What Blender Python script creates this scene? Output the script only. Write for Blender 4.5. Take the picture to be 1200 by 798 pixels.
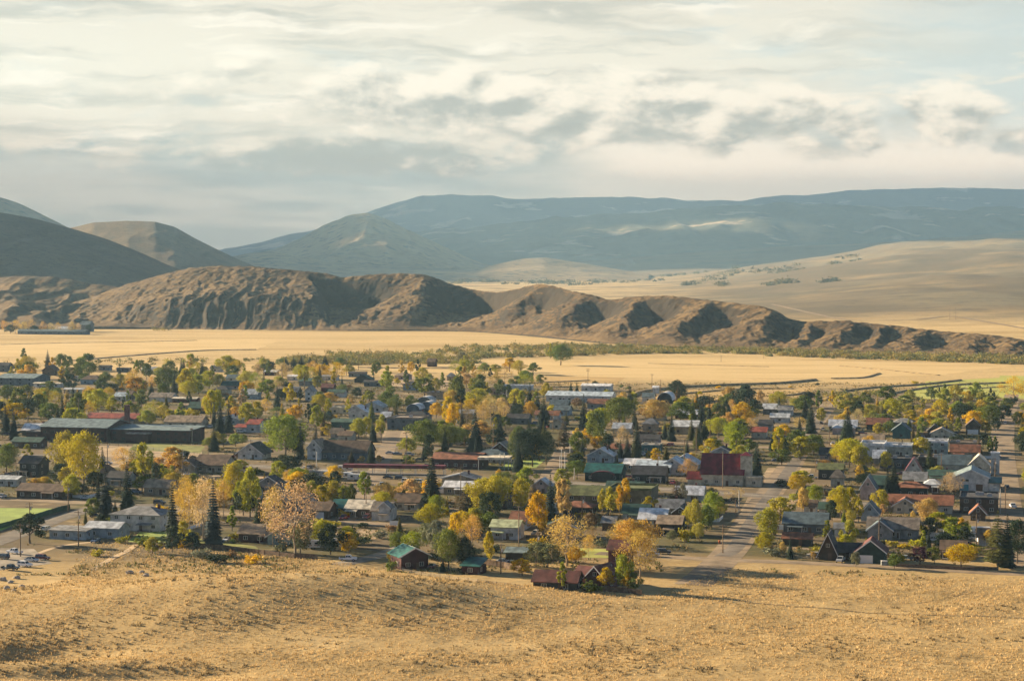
import bpy, math, random
import numpy as np
from mathutils import Vector

for o in list(bpy.data.objects):
    bpy.data.objects.remove(o)
S = bpy.context.scene
C = S.collection
R = math.radians
rng = random.Random(7)
NR = np.random.RandomState(11)

# ------------------------------------------------------------------ camera, sky, sun, exposure
F = 2400.0                 # focal length in photo pixels (photo is 1200 wide)
HC = 94.0                  # camera height above the valley floor, metres
PITCH = math.atan(99 / F)
cam = bpy.data.cameras.new('camera')
cam.lens = 72.0
cam.sensor_width = 36.0
cam.clip_start = 1.0
cam.clip_end = 90000.0
camo = bpy.data.objects.new('camera', cam)
camo.location = (0, 0, HC)
camo.rotation_euler = (math.pi / 2 - PITCH, 0, 0)
C.objects.link(camo)
S.camera = camo

S.view_settings.view_transform = 'Standard'
S.view_settings.look = 'None'
S.view_settings.gamma = 1.0
S.view_settings.use_curve_mapping = False
EXPO = 1.8
S.view_settings.exposure = EXPO
K = 1.0 / 2 ** EXPO
try:
    S.cycles.max_bounces = 6
    S.cycles.diffuse_bounces = 2
    S.cycles.glossy_bounces = 2
    S.cycles.transmission_bounces = 3
    S.cycles.transparent_max_bounces = 6
    S.cycles.volume_bounces = 1
    S.cycles.use_denoising = True
except Exception:
    pass

SUN_EL, SUN_AZ = R(15.5), R(-63.0)      # azimuth measured from the view direction (+Y) towards +X
sd = Vector((math.sin(SUN_AZ) * math.cos(SUN_EL), math.cos(SUN_AZ) * math.cos(SUN_EL), math.sin(SUN_EL)))
sl = bpy.data.lights.new('sun', 'SUN')
sl.energy = 5.0
sl.angle = R(0.5)
sl.color = (1.0, 0.825, 0.57)
so = bpy.data.objects.new('sun', sl)
so.rotation_euler = sd.to_track_quat('Z', 'Y').to_euler()
so.location = (-400, 300, 600)
C.objects.link(so)


class X:
    """A node socket with arithmetic, to write node trees as formulas."""
    T = None

    def __init__(s, sock): s.s = sock

    @staticmethod
    def m(op, *a, clamp=False):
        n = X.T.nodes.new('ShaderNodeMath')
        n.operation = op
        n.use_clamp = clamp
        for i, v in enumerate(a):
            if isinstance(v, X): X.T.links.new(v.s, n.inputs[i])
            else: n.inputs[i].default_value = v
        return X(n.outputs[0])

    def __add__(s, o): return X.m('ADD', s, o)
    __radd__ = __add__
    def __mul__(s, o): return X.m('MULTIPLY', s, o)
    __rmul__ = __mul__
    def __sub__(s, o): return X.m('SUBTRACT', s, o)
    def __rsub__(s, o): return X.m('SUBTRACT', o, s)
    def __truediv__(s, o): return X.m('DIVIDE', s, o)


def ss(a, b, x):
    n = X.T.nodes.new('ShaderNodeMapRange')
    n.interpolation_type = 'SMOOTHSTEP'
    X.T.links.new(x.s, n.inputs[0])
    if a < b: v = (a, b, 0.0, 1.0)
    else: v = (b, a, 1.0, 0.0)
    for i, q in enumerate(v): n.inputs[i + 1].default_value = q
    return X(n.outputs[0])


def xyz(x, y, z=0.0):
    n = X.T.nodes.new('ShaderNodeCombineXYZ')
    for i, v in enumerate((x, y, z)):
        if isinstance(v, X): X.T.links.new(v.s, n.inputs[i])
        else: n.inputs[i].default_value = v
    return X(n.outputs[0])


def noise(vec, scale=1.0, detail=4.0, rough=0.55, dist=0.0):
    n = X.T.nodes.new('ShaderNodeTexNoise')
    if vec is not None: X.T.links.new(vec.s, n.inputs['Vector'])
    n.inputs['Scale'].default_value = scale
    n.inputs['Detail'].default_value = detail
    n.inputs['Roughness'].default_value = rough
    n.inputs['Distortion'].default_value = dist
    return X(n.outputs['Fac'])


def mix(f, a, b, mode='MIX'):
    n = X.T.nodes.new('ShaderNodeMix')
    n.data_type = 'RGBA'
    n.blend_type = mode
    n.clamp_factor = True
    for i, v in ((0, f), (6, a), (7, b)):
        if isinstance(v, X): X.T.links.new(v.s, n.inputs[i])
        elif i == 0: n.inputs[0].default_value = v
        else: n.inputs[i].default_value = (v[0], v[1], v[2], 1)
    return X(n.outputs[2])


def gauss(x, c, w):
    d = (x - c) * (1.0 / w)
    return X.m('EXPONENT', d * d * -1.0)


W = bpy.data.worlds.new('World')
S.world = W
W.use_nodes = True
T = W.node_tree
T.nodes.clear()
X.T = T
sky = T.nodes.new('ShaderNodeTexSky')
sky.sky_type = 'NISHITA'
sky.sun_disc = False
sky.sun_elevation = SUN_EL
sky.sun_rotation = SUN_AZ
sky.altitude = 2200
sky.air_density = 0.55
sky.dust_density = 0.4
SKY = 0.05
tc = T.nodes.new('ShaderNodeTexCoord')
sep = T.nodes.new('ShaderNodeSeparateXYZ')
T.links.new(tc.outputs['Generated'], sep.inputs[0])
az = X.m('ARCTAN2', X(sep.outputs[0]), X(sep.outputs[1])) * 57.29578     # degrees right of south
el = X.m('ARCSINE', X(sep.outputs[2])) * 57.29578                         # degrees above horizon
def A(px): return math.degrees((px - 600) / F)
def E(py): return math.degrees((300 - py) / F)
def rad(c, k=1.0): return tuple(v * k * K * 0.98 / SKY for v in c)   # cloud brightness as seen, undone for exposure and sky strength

CREAM = rad((0.77, 0.705, 0.59))
WARMW = rad((0.93, 0.865, 0.75))
GREYC = rad((0.45, 0.425, 0.365))
LOWG = rad((0.335, 0.385, 0.385))
PALE = rad((0.53, 0.58, 0.57))
col = X(sky.outputs[0])
# thin high veil: pale clear sky low down, giving way to the plain sky overhead
fwd = ss(50, 24, X.m('ABSOLUTE', az))          # the cloud stands over the valley; behind the viewer it is clear
col = mix(ss(13, 8.5, el) * 0.95 * fwd, col, PALE)
wob = (noise(xyz(az * 0.30, el * 0.8, 3.0), 1, 5, 0.6) - 0.5)
# high layered cloud, long thin streaks, covers the left and centre
st = noise(xyz(az * 0.17 + el * 0.10, el * 1.05 + wob * 1.3, 0.0), 1.0, 9, 0.62, 0.35)
cover = ss(A(1130), A(560), az + el * -0.9 + wob * 5.0) * fwd
hi = ss(0.30, 0.56, st + cover * 0.34 - 0.24) * cover * ss(14, 9, el)
col = mix(hi * 0.97, col, CREAM)
st2 = noise(xyz(az * 0.13 + 4.0, el * 1.25 + wob * 1.0, 7.0), 1.0, 8, 0.6, 0.3)
col = mix(ss(0.46, 0.64, st2) * cover * 0.85 * ss(14, 8.5, el), col, GREYC)
st3 = noise(xyz(az * 0.22 + 9.0, el * 1.5 + wob * 1.4, 2.0), 1.0, 8, 0.6, 0.3)
col = mix(ss(0.53, 0.66, st3) * cover * 0.75 * ss(14, 8.5, el), col, WARMW)
# small scattered streaks in the clearer right part
st4 = noise(xyz(az * 0.45, el * 2.2, 5.0), 1.0, 7, 0.6, 0.2)
col = mix(ss(0.54, 0.66, st4) * ss(A(700), A(900), az) * ss(E(30), E(70), el) * 0.8 * fwd, col, CREAM)
# grey sheet low over the valley, heaviest left of centre
rag = noise(xyz(az * 0.5, el * 1.2, 6.0), 1, 8, 0.62, 0.3) - 0.5
low = ss(E(158), E(196), el + wob * 1.6 + rag * 3.4) * ss(A(860), A(560), az + wob * 6.0) * fwd
lown = noise(xyz(az * 0.10, el * 0.9, 8.0), 1, 6, 0.55)
col = mix(low * 0.96, col, mix(ss(0.42, 0.57, lown + rag * 0.12), rad((0.30, 0.345, 0.345)), rad((0.50, 0.52, 0.49))))
# bright warm strip under the cumulus at right, then a grey base along the far range
strip = ss(A(640), A(760), az + wob * 4.0) * gauss(el + wob * 0.5, E(188), 0.85) * fwd
col = mix(strip * 0.95, col, WARMW)
base = gauss(el + wob * 0.35, E(224), 0.42) * fwd * ss(A(640), A(760), az)
col = mix(base * 0.75, col, rad((0.56, 0.555, 0.51)))
# the cumulus line
bc = gauss(az, A(660), 10.5) * gauss(el + (az - A(640)) * 0.060, E(128), 1.05) * ss(A(1075), A(1010), az)
bc2 = gauss(az, A(1095), 1.6) * gauss(el, E(140), 0.85) + gauss(az, A(1185), 0.9) * gauss(el, E(172), 0.42)
bc = X.m('MAXIMUM', bc, bc2)
bc = X.m('MAXIMUM', bc, gauss(az, A(410), 4.2) * gauss(el, E(186), 0.55) * 0.95)
def cum(dx, dy, det=9): return noise(xyz(az * 0.40 + dx, el * 0.80 + dy, 1.0), 1.0, det, 0.58, 0.12)
c0 = cum(0, 0)
c1 = cum(-0.16, 0.30, 6)
dens = ss(0.36, 0.52, c0 * 0.95 + bc * 0.42 - 0.22) * ss(0.10, 0.35, bc)
lit = ss(-0.13, 0.15, c0 - c1 + (el + (az - A(640)) * 0.060 - E(140)) * 0.085)
ccol = mix(lit, rad((0.31, 0.30, 0.265)), rad((0.92, 0.84, 0.71)))
col = mix(dens * 0.92, col, ccol)
# small dark scud
sc = noise(xyz(az * 0.9, el * 1.6, 4.0), 1.0, 8, 0.6, 0.4)
scm = gauss(az, A(965), 0.7) * gauss(el + (az - A(965)) * 0.35, E(165), 0.22) + gauss(az, A(1170), 1.0) * gauss(el, E(178), 0.28) + gauss(az, A(240), 0.8) * gauss(el, E(124), 0.25)
col = mix(ss(0.22, 0.85, scm * 0.9 + (sc - 0.5) * 2.2) * ss(0.05, 0.4, scm) * 0.65, col, rad((0.42, 0.45, 0.44)))
# below the horizon nothing but ground colour
col = mix(ss(0.0, -1.5, el), col, rad((0.2, 0.17, 0.12)))
bg = T.nodes.new('ShaderNodeBackground')
bg.inputs[1].default_value = SKY
T.links.new(col.s, bg.inputs[0])
wo = T.nodes.new('ShaderNodeOutputWorld')
T.links.new(bg.outputs[0], wo.inputs[0])

# ------------------------------------------------------------------ helpers
def vnoise(x, y, seed=0):
    xi = np.floor(x).astype(np.int64); yi = np.floor(y).astype(np.int64)
    fx = x - xi; fy = y - yi
    fx = fx * fx * fx * (fx * (fx * 6 - 15) + 10); fy = fy * fy * fy * (fy * (fy * 6 - 15) + 10)
    def h(i, j):
        n = (i * 374761393 + j * 668265263 + seed * 982451653) & 0xffffffff
        n = ((n ^ (n >> 13)) * 1274126177) & 0xffffffff
        n = n ^ (n >> 16)
        return (n & 0xffff) / 32767.5 - 1.0
    a = h(xi, yi); b = h(xi + 1, yi); c = h(xi, yi + 1); d = h(xi + 1, yi + 1)
    return (a * (1 - fx) + b * fx) * (1 - fy) + (c * (1 - fx) + d * fx) * fy

def fbm(x, y, o=4, seed=0, g=0.5):
    x = np.asarray(x, float); y = np.asarray(y, float)
    s = 0; a = 1.0; t = 0
    for k in range(o):
        s = s + a * vnoise(x, y, seed + k * 17); t += a
        a *= g; x = x * 2.03 + 11.3; y = y * 2.03 - 7.7
    return s / t

def ridged(x, y, o=4, seed=0, g=0.5):
    x = np.asarray(x, float); y = np.asarray(y, float)
    s = 0; a = 1.0; t = 0
    for k in range(o):
        s = s + a * (1 - np.abs(vnoise(x, y, seed + k * 13)) * 2); t += a
        a *= g; x = x * 2.1 + 5.3; y = y * 2.1 - 3.7
    return s / t

def sst(a, b, x):
    t = np.clip((np.asarray(x, float) - a) / (b - a), 0, 1)
    return t * t * (3 - 2 * t)

def gh(x, y):
    """Height of the ground sheet."""
    x = np.asarray(x, float); y = np.asarray(y, float)
    z = 88.0 * np.clip((420 - y) / 420, 0, 1) ** 1.6
    z = z + 8.5 * np.exp(-((x + 62) / 62) ** 2 - ((y - 548) / 30) ** 2)
    z = z - 4.2 * np.exp(-((x + 118) / 22) ** 2 - ((y - 487) / 9) ** 2) - 2.4 * np.exp(-((x + 92) / 30) ** 2 - ((y - 460) / 6) ** 2)
    fg = sst(700, 600, y)
    fg = np.where(y < 700, 1 - sst(575, 640, y), 0)
    z = z + fg * (0.55 * fbm(x / 26, y / 26, 3, 5) + 0.16 * fbm(x / 5, y / 5, 2, 9))
    u = x / np.maximum(y, 1)
    far = np.interp(y, [2200, 2500, 3200, 4500, 6000, 8200, 11000, 14000, 30000], [0, 4, 16, 50, 92, 175, 190, 130, 60])
    z = z + far * (sst(0.05, 0.26, u)) * (1 + 0.28 * fbm(x / 520, y / 900, 4, 3)) 
    z = z + sst(2600, 4200, y) * sst(0.02, 0.16, u) * (7 * fbm(x / 210, y / 420, 4, 23) + 10 * ridged(x / 700 + 0.4, y / 1500, 3, 41) - 6)
    return z

def at(px, py, z=None):
    dx = (px - 600) / F; dy = (399 - py) / F
    cp, sp = math.cos(PITCH), math.sin(PITCH)
    d = (dx, cp + dy * sp, -sp + dy * cp)
    zz = 0.0 if z is None else z
    for _ in range(1 if z is not None else 12):
        t = (zz - HC) / d[2]
        x, y = d[0] * t, d[1] * t
        if z is None: zz = 0.5 * zz + 0.5 * float(gh(x, y))
    return Vector((x, y, zz if z is not None else float(gh(x, y))))

def mpp(py): return HC / (py - 300.0 + 1e-6)      # metres per photo pixel on the flat valley floor

def mat(name, c, rough=0.8, var=0.25, scale=0.6, c2=None, metal=0.0, bump=0.0, spec=0.3, coords='Object'):
    m = bpy.data.materials.new(name)
    m.use_nodes = True
    t = m.node_tree
    X.T = t
    b = t.nodes['Principled BSDF']
    b.inputs['Roughness'].default_value = rough
    b.inputs['Metallic'].default_value = metal
    b.inputs['Specular IOR Level'].default_value = spec
    tcn = t.nodes.new('ShaderNodeTexCoord')
    v = X(tcn.outputs[coords])
    n1 = noise(v, scale, 6, 0.62)
    d = c2 or tuple(max(0, x * (1 - var * 1.6)) for x in c)
    l = tuple(min(1, x * (1 + var * 0.6)) for x in c)
    cc = mix(ss(0.34, 0.66, n1), d, l)
    t.links.new(cc.s, b.inputs['Base Color'])
    if bump:
        n2 = noise(v, scale * 5, 5, 0.6)
        bp = t.nodes.new('ShaderNodeBump')
        bp.inputs['Strength'].default_value = bump
        bp.inputs['Distance'].default_value = 0.4
        t.links.new(n2.s, bp.inputs['Height'])
        t.links.new(bp.outputs[0], b.inputs['Normal'])
    return m

def new_mesh(name, V, Fc, m=None, smooth=False):
    me = bpy.data.meshes.new(name)
    V = np.asarray(V, np.float32)
    if isinstance(Fc, np.ndarray):
        k = Fc.shape[1]; nf = len(Fc)
        me.vertices.add(len(V)); me.vertices.foreach_set('co', V.ravel())
        me.loops.add(nf * k); me.loops.foreach_set('vertex_index', Fc.astype(np.int32).ravel())
        me.polygons.add(nf)
        me.polygons.foreach_set('loop_start', np.arange(0, nf * k, k, dtype=np.int32))
        try: me.polygons.foreach_set('loop_total', np.full(nf, k, np.int32))
        except Exception: pass
        me.update(calc_edges=True)
    else:
        me.from_pydata([tuple(v) for v in V], [], Fc)
        me.update()
    if m is not None: me.materials.append(m)
    if smooth: me.polygons.foreach_set('use_smooth', np.ones(len(me.polygons), bool))
    return me

def link(name, me, parent=None, loc=(0, 0, 0), rot=(0, 0, 0), scale=(1, 1, 1)):
    o = bpy.data.objects.new(name, me)
    o.location = loc; o.rotation_euler = rot; o.scale = scale
    if parent is not None: o.parent = parent
    C.objects.link(o)
    return o

def tag(o, label, cat, group=None):
    o['label'] = label; o['category'] = cat
    if group: o['group'] = group
    return o

def struct(o, kind='structure'):
    o['kind'] = kind
    return o

class MB:
    def __init__(s): s.v = []; s.f = []
    def add(s, v, f):
        k = len(s.v); s.v += [tuple(p) for p in v]; s.f += [tuple(i + k for i in q) for q in f]
        return s
    def box(s, x0, x1, y0, y1, z0, z1):
        return s.add([(x0, y0, z0), (x1, y0, z0), (x1, y1, z0), (x0, y1, z0), (x0, y0, z1), (x1, y0, z1), (x1, y1, z1), (x0, y1, z1)],
                     [(0, 3, 2, 1), (4, 5, 6, 7), (0, 1, 5, 4), (1, 2, 6, 5), (2, 3, 7, 6), (3, 0, 4, 7)])
    def tube(s, p, q, r0, r1, n=7, cap=True):
        p = Vector(p); q = Vector(q); d = (q - p).normalized()
        a = d.orthogonal().normalized(); b = d.cross(a)
        v = []
        for c, r in ((p, r0), (q, r1)):
            for i in range(n):
                t = 2 * math.pi * i / n
                v.append(c + a * math.cos(t) * r + b * math.sin(t) * r)
        f = [(i, (i + 1) % n, n + (i + 1) % n, n + i) for i in range(n)]
        if cap: f += [tuple(range(n))[::-1], tuple(range(n, 2 * n))]
        return s.add(v, f)
    def mesh(s, name, m, smooth=False): return new_mesh(name, s.v, s.f, m, smooth)

# ------------------------------------------------------------------ the land
def terrain_mat(name, c, dark, grass, dot=1.1, dots=0.5, big=0.02, bump=0.5, bscale=0.3, steep=None, spots=None):
    m = bpy.data.materials.new(name)
    m.use_nodes = True
    t = m.node_tree; X.T = t
    b = t.nodes['Principled BSDF']
    b.inputs['Roughness'].default_value = 0.95
    b.inputs['Specular IOR Level'].default_value = 0.1
    g = t.nodes.new('ShaderNodeNewGeometry')
    P = X(g.outputs['Position'])
    n1 = noise(P, big, 7, 0.6)
    n2 = noise(P, big * 6, 6, 0.65)
    cc = mix(ss(0.36, 0.62, n1 * 0.6 + n2 * 0.4), c, grass)
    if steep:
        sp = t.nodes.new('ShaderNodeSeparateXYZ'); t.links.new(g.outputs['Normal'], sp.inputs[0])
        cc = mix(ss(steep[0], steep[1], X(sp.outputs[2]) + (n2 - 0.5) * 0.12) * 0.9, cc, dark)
    n3 = noise(P, dot, 3, 0.7)
    cc = mix(ss(0.52, 0.64, n3) * dots, cc, dark)
    if spots:
        n4 = noise(P, spots[0], 6, 0.6)
        cc = mix(ss(spots[1], spots[1] + 0.07, n4) * spots[3], cc, spots[2])
    t.links.new(cc.s, b.inputs['Base Color'])
    if bump:
        nb = noise(P, bscale, 5, 0.65)
        bp = t.nodes.new('ShaderNodeBump')
        bp.inputs['Strength'].default_value = bump
        bp.inputs['Distance'].default_value = 1.5
        t.links.new(nb.s, bp.inputs['Height'])
        t.links.new(bp.outputs[0], b.inputs['Normal'])
    return m

def grid_obj(name, XX, YY, ZZ, m, smooth=True, colors=None):
    n, k = XX.shape
    V = np.stack([XX, YY, ZZ], -1).reshape(-1, 3)
    i = np.arange((n - 1) * k).reshape(n - 1, k)[:, :-1].ravel()
    Fc = np.stack([i, i + 1, i + k + 1, i + k], 1)
    me = new_mesh(name, V, Fc, m, smooth)
    if colors is not None:
        a = me.color_attributes.new('cover', 'FLOAT_COLOR', 'POINT')
        cc = np.ones((len(V), 4), np.float32); cc[:, :3] = colors.reshape(-1, 3)
        a.data.foreach_set('color', cc.ravel())
    return link(name, me)

# ground sheet -----------------------------------------------------
rows = np.concatenate([np.linspace(-120, 400, 40), np.arange(402, 700, 2.2), np.arange(700, 1700, 6), np.arange(1700, 3000, 14),
                       np.geomspace(3000, 12000, 90), np.geomspace(12300, 30000, 18)])
us = np.linspace(-0.6, 0.6, 460)
YY = np.repeat(rows[:, None], len(us), 1)
XX = us[None, :] * (YY + 220)
ZZ = gh(XX, YY)
# what grows where (ground cover colours)
dry = np.array([0.45, 0.315, 0.135]); straw = np.array([0.56, 0.405, 0.185]); dirt = np.array([0.27, 0.205, 0.125])
sage = np.array([0.20, 0.165, 0.095]); lawn = np.array([0.12, 0.13, 0.04])
n1 = fbm(XX / 42, YY / 42, 4, 31)[..., None]
n2 = fbm(XX / 160, YY / 26, 4, 37)[..., None]
col_ = dry * (1 + 0.10 * n1)
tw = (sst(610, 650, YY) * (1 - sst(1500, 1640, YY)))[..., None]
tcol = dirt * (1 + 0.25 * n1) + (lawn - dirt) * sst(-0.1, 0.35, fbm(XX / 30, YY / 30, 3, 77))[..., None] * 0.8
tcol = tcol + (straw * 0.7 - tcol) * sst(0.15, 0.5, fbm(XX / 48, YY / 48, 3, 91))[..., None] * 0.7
col_ = col_ + (tcol * 0.56 - col_) * tw  # town cover darkened to carry the shade between trees and houses
ff = sst(1440, 1640, YY + 140 * (XX / YY) * 4)[..., None]
fcol = straw * (1 + 0.22 * n2) 
fcol = fcol + (np.array([0.40, 0.27, 0.10]) - fcol) * sst(0.15, 0.5, fbm(XX / 300, YY / 45, 3, 55))[..., None] * 0.8
col_ = col_ + (fcol - col_) * ff
rg = (sst(2500, 3300, YY) * sst(0.03, 0.12, XX / np.maximum(YY, 1)))[..., None]
rcol = np.array([0.135, 0.103, 0.06]) * (1 + 0.35 * fbm(XX / 500, YY / 900, 4, 61)[..., None])
rcol = rcol + (sage - rcol) * sst(-0.05, 0.35, fbm(XX / 240, YY / 700, 4, 67))[..., None] * 0.8
rcol = rcol + (straw * 0.62 - rcol) * sst(0.2, 0.45, fbm(XX / 400, YY / 420, 4, 71))[..., None] * 0.5
col_ = col_ + (rcol - col_) * rg
gm = bpy.data.materials.new('dry_ground'); gm.use_nodes = True
t = gm.node_tree; X.T = t
b = t.nodes['Principled BSDF']; b.inputs['Roughness'].default_value = 0.95; b.inputs['Specular IOR Level'].default_value = 0.1
at_n = t.nodes.new('ShaderNodeAttribute'); at_n.attribute_name = 'cover'
geo = t.nodes.new('ShaderNodeNewGeometry'); P = X(geo.outputs['Position'])
na = noise(P, 0.35, 6, 0.65); nb = noise(P, 0.05, 6, 0.6); nc = noise(P, 1.7, 3, 0.7)
cc = mix(ss(0.35, 0.7, na) * 0.42, X(at_n.outputs['Color']), (0.17, 0.125, 0.062))
spz = t.nodes.new('ShaderNodeSeparateXYZ'); t.links.new(geo.outputs['Position'], spz.inputs[0])
cc = mix(ss(0.52, 0.70, nb) * 0.35 * ss(3200, 2400, X(spz.outputs[1])), cc, (0.66, 0.49, 0.24))
cc = mix(ss(0.56, 0.68, nc) * 0.30, cc, (0.12, 0.095, 0.05))
sp_ = t.nodes.new('ShaderNodeSeparateXYZ'); t.links.new(geo.outputs['Position'], sp_.inputs[0])
gx_, gy_ = X(sp_.outputs[0]), X(sp_.outputs[1])
farf = ss(2350, 3200, gy_)
cc = mix(ss(0.46, 0.60, noise(P, 0.0045, 8, 0.65)) * farf * 0.7, cc, (0.105, 0.085, 0.052))
cc = mix(ss(0.54, 0.62, noise(P, 0.03, 4, 0.7)) * farf * 0.5, cc, (0.075, 0.065, 0.042))
fieldf = ss(1450, 1650, gy_) * ss(2900, 2400, gy_)
mow = noise(xyz(gx_ * 0.006, gy_ * 0.075 + gx_ * 0.012, 0.0), 1, 6, 0.6)
cc = mix(ss(0.50, 0.64, mow) * fieldf * 0.55, cc, (0.36, 0.245, 0.095))
t.links.new(cc.s, b.inputs['Base Color'])
bp = t.nodes.new('ShaderNodeBump'); bp.inputs['Strength'].default_value = 0.35; bp.inputs['Distance'].default_value = 0.5
t.links.new(noise(P, 0.9, 5, 0.65).s, bp.inputs['Height']); t.links.new(bp.outputs[0], b.inputs['Normal'])
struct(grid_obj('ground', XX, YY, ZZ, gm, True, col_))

def ridge(name, D0, D1, prof, base_py, m, nu=260, nt=70, amp=0.12, wl=300, seed=1, ext=None, back=0.5, shape=1.0, gully=0.0, gw=120, crestnoise=0.0, margin=220):
    """A hill range: PROF gives its skyline as (bearing, height angle) pairs, at its own true distance D1, foot at D0."""
    px = np.array([p[0] for p in prof], float); py = np.array([p[1] for p in prof], float)
    a = np.linspace(px[0], px[-1], nu)
    top = np.interp(a, px, py)
    kern = np.hanning(max(3, int(nu / 36) | 1)); kern /= kern.sum(); pad = len(kern) // 2
    top = np.convolve(np.pad(top, pad, 'edge'), kern, 'valid')
    u = (a - 600) / F
    tt = np.concatenate([np.linspace(0, 1, nt), np.linspace(1, 1 + back, nt // 3)[1:]])
    d0 = np.interp(a, px, np.broadcast_to(np.asarray(D0, float), px.shape)); d1 = np.interp(a, px, np.broadcast_to(np.asarray(D1, float), px.shape))
    Tt = tt[:, None]; U = u[None, :]
    D = d0[None, :] + (d1 - d0)[None, :] * Tt
    zt = HC + (300 - top) / F * d1
    zt = zt[None, :]
    Xw = U * D; Yw = D
    f = np.where(Tt <= 1, np.clip(Tt, 0, 1) ** shape, 1 - sst(1.0, 1 + back, Tt) * 1.05)
    env = np.clip(np.sin(np.pi * np.clip(Tt, 0, 1)), 0, 1)
    h = np.maximum(zt, 3)
    n = fbm(Xw / wl, Yw / wl, 5, seed) * amp
    g = 0
    if gully:
        g = -gully * (1 - ridged(Xw / gw + 0.25 * fbm(Xw / gw, Yw / gw, 2, seed + 3), Yw / (gw * 5), 3, seed + 9)) * 0.5
    Z = h * f + h * (n + g) * env + crestnoise * fbm(Xw / (wl * 0.12), Yw / wl, 4, seed + 5) * (Tt > 0.5)
    Z = np.where(Tt < 0.02, -8, Z)
    gz = gh(Xw, Yw)
    Z = np.where(Tt > 1, np.maximum(Z, np.minimum(gz - 3, Z + 200)), Z)
    Z[-1, :] = np.minimum(Z[-1, :], gz[-1, :] - 6)
    return struct(grid_obj(name, Xw, np.broadcast_to(Yw, Xw.shape), Z, m))

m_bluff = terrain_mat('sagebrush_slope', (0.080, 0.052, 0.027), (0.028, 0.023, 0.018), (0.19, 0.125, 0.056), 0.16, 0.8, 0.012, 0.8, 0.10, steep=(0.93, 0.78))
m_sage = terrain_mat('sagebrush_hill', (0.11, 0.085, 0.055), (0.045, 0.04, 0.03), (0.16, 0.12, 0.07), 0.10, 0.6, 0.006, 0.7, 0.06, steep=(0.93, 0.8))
m_cone = terrain_mat('dry_mountain', (0.17, 0.135, 0.085), (0.05, 0.055, 0.045), (0.30, 0.22, 0.12), 0.02, 0.7, 0.0022, 0.6, 0.02)
m_for = terrain_mat('forested_range', (0.050, 0.062, 0.050), (0.028, 0.04, 0.034), (0.085, 0.09, 0.06), 0.012, 0.7, 0.0012, 0.6, 0.01,
                    spots=(0.0017, 0.57, (0.40, 0.34, 0.24), 0.9))
m_range = terrain_mat('rangeland', (0.125, 0.10, 0.065), (0.06, 0.055, 0.04), (0.20, 0.15, 0.085), 0.01, 0.4, 0.0018, 0.4, 0.02)

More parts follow.
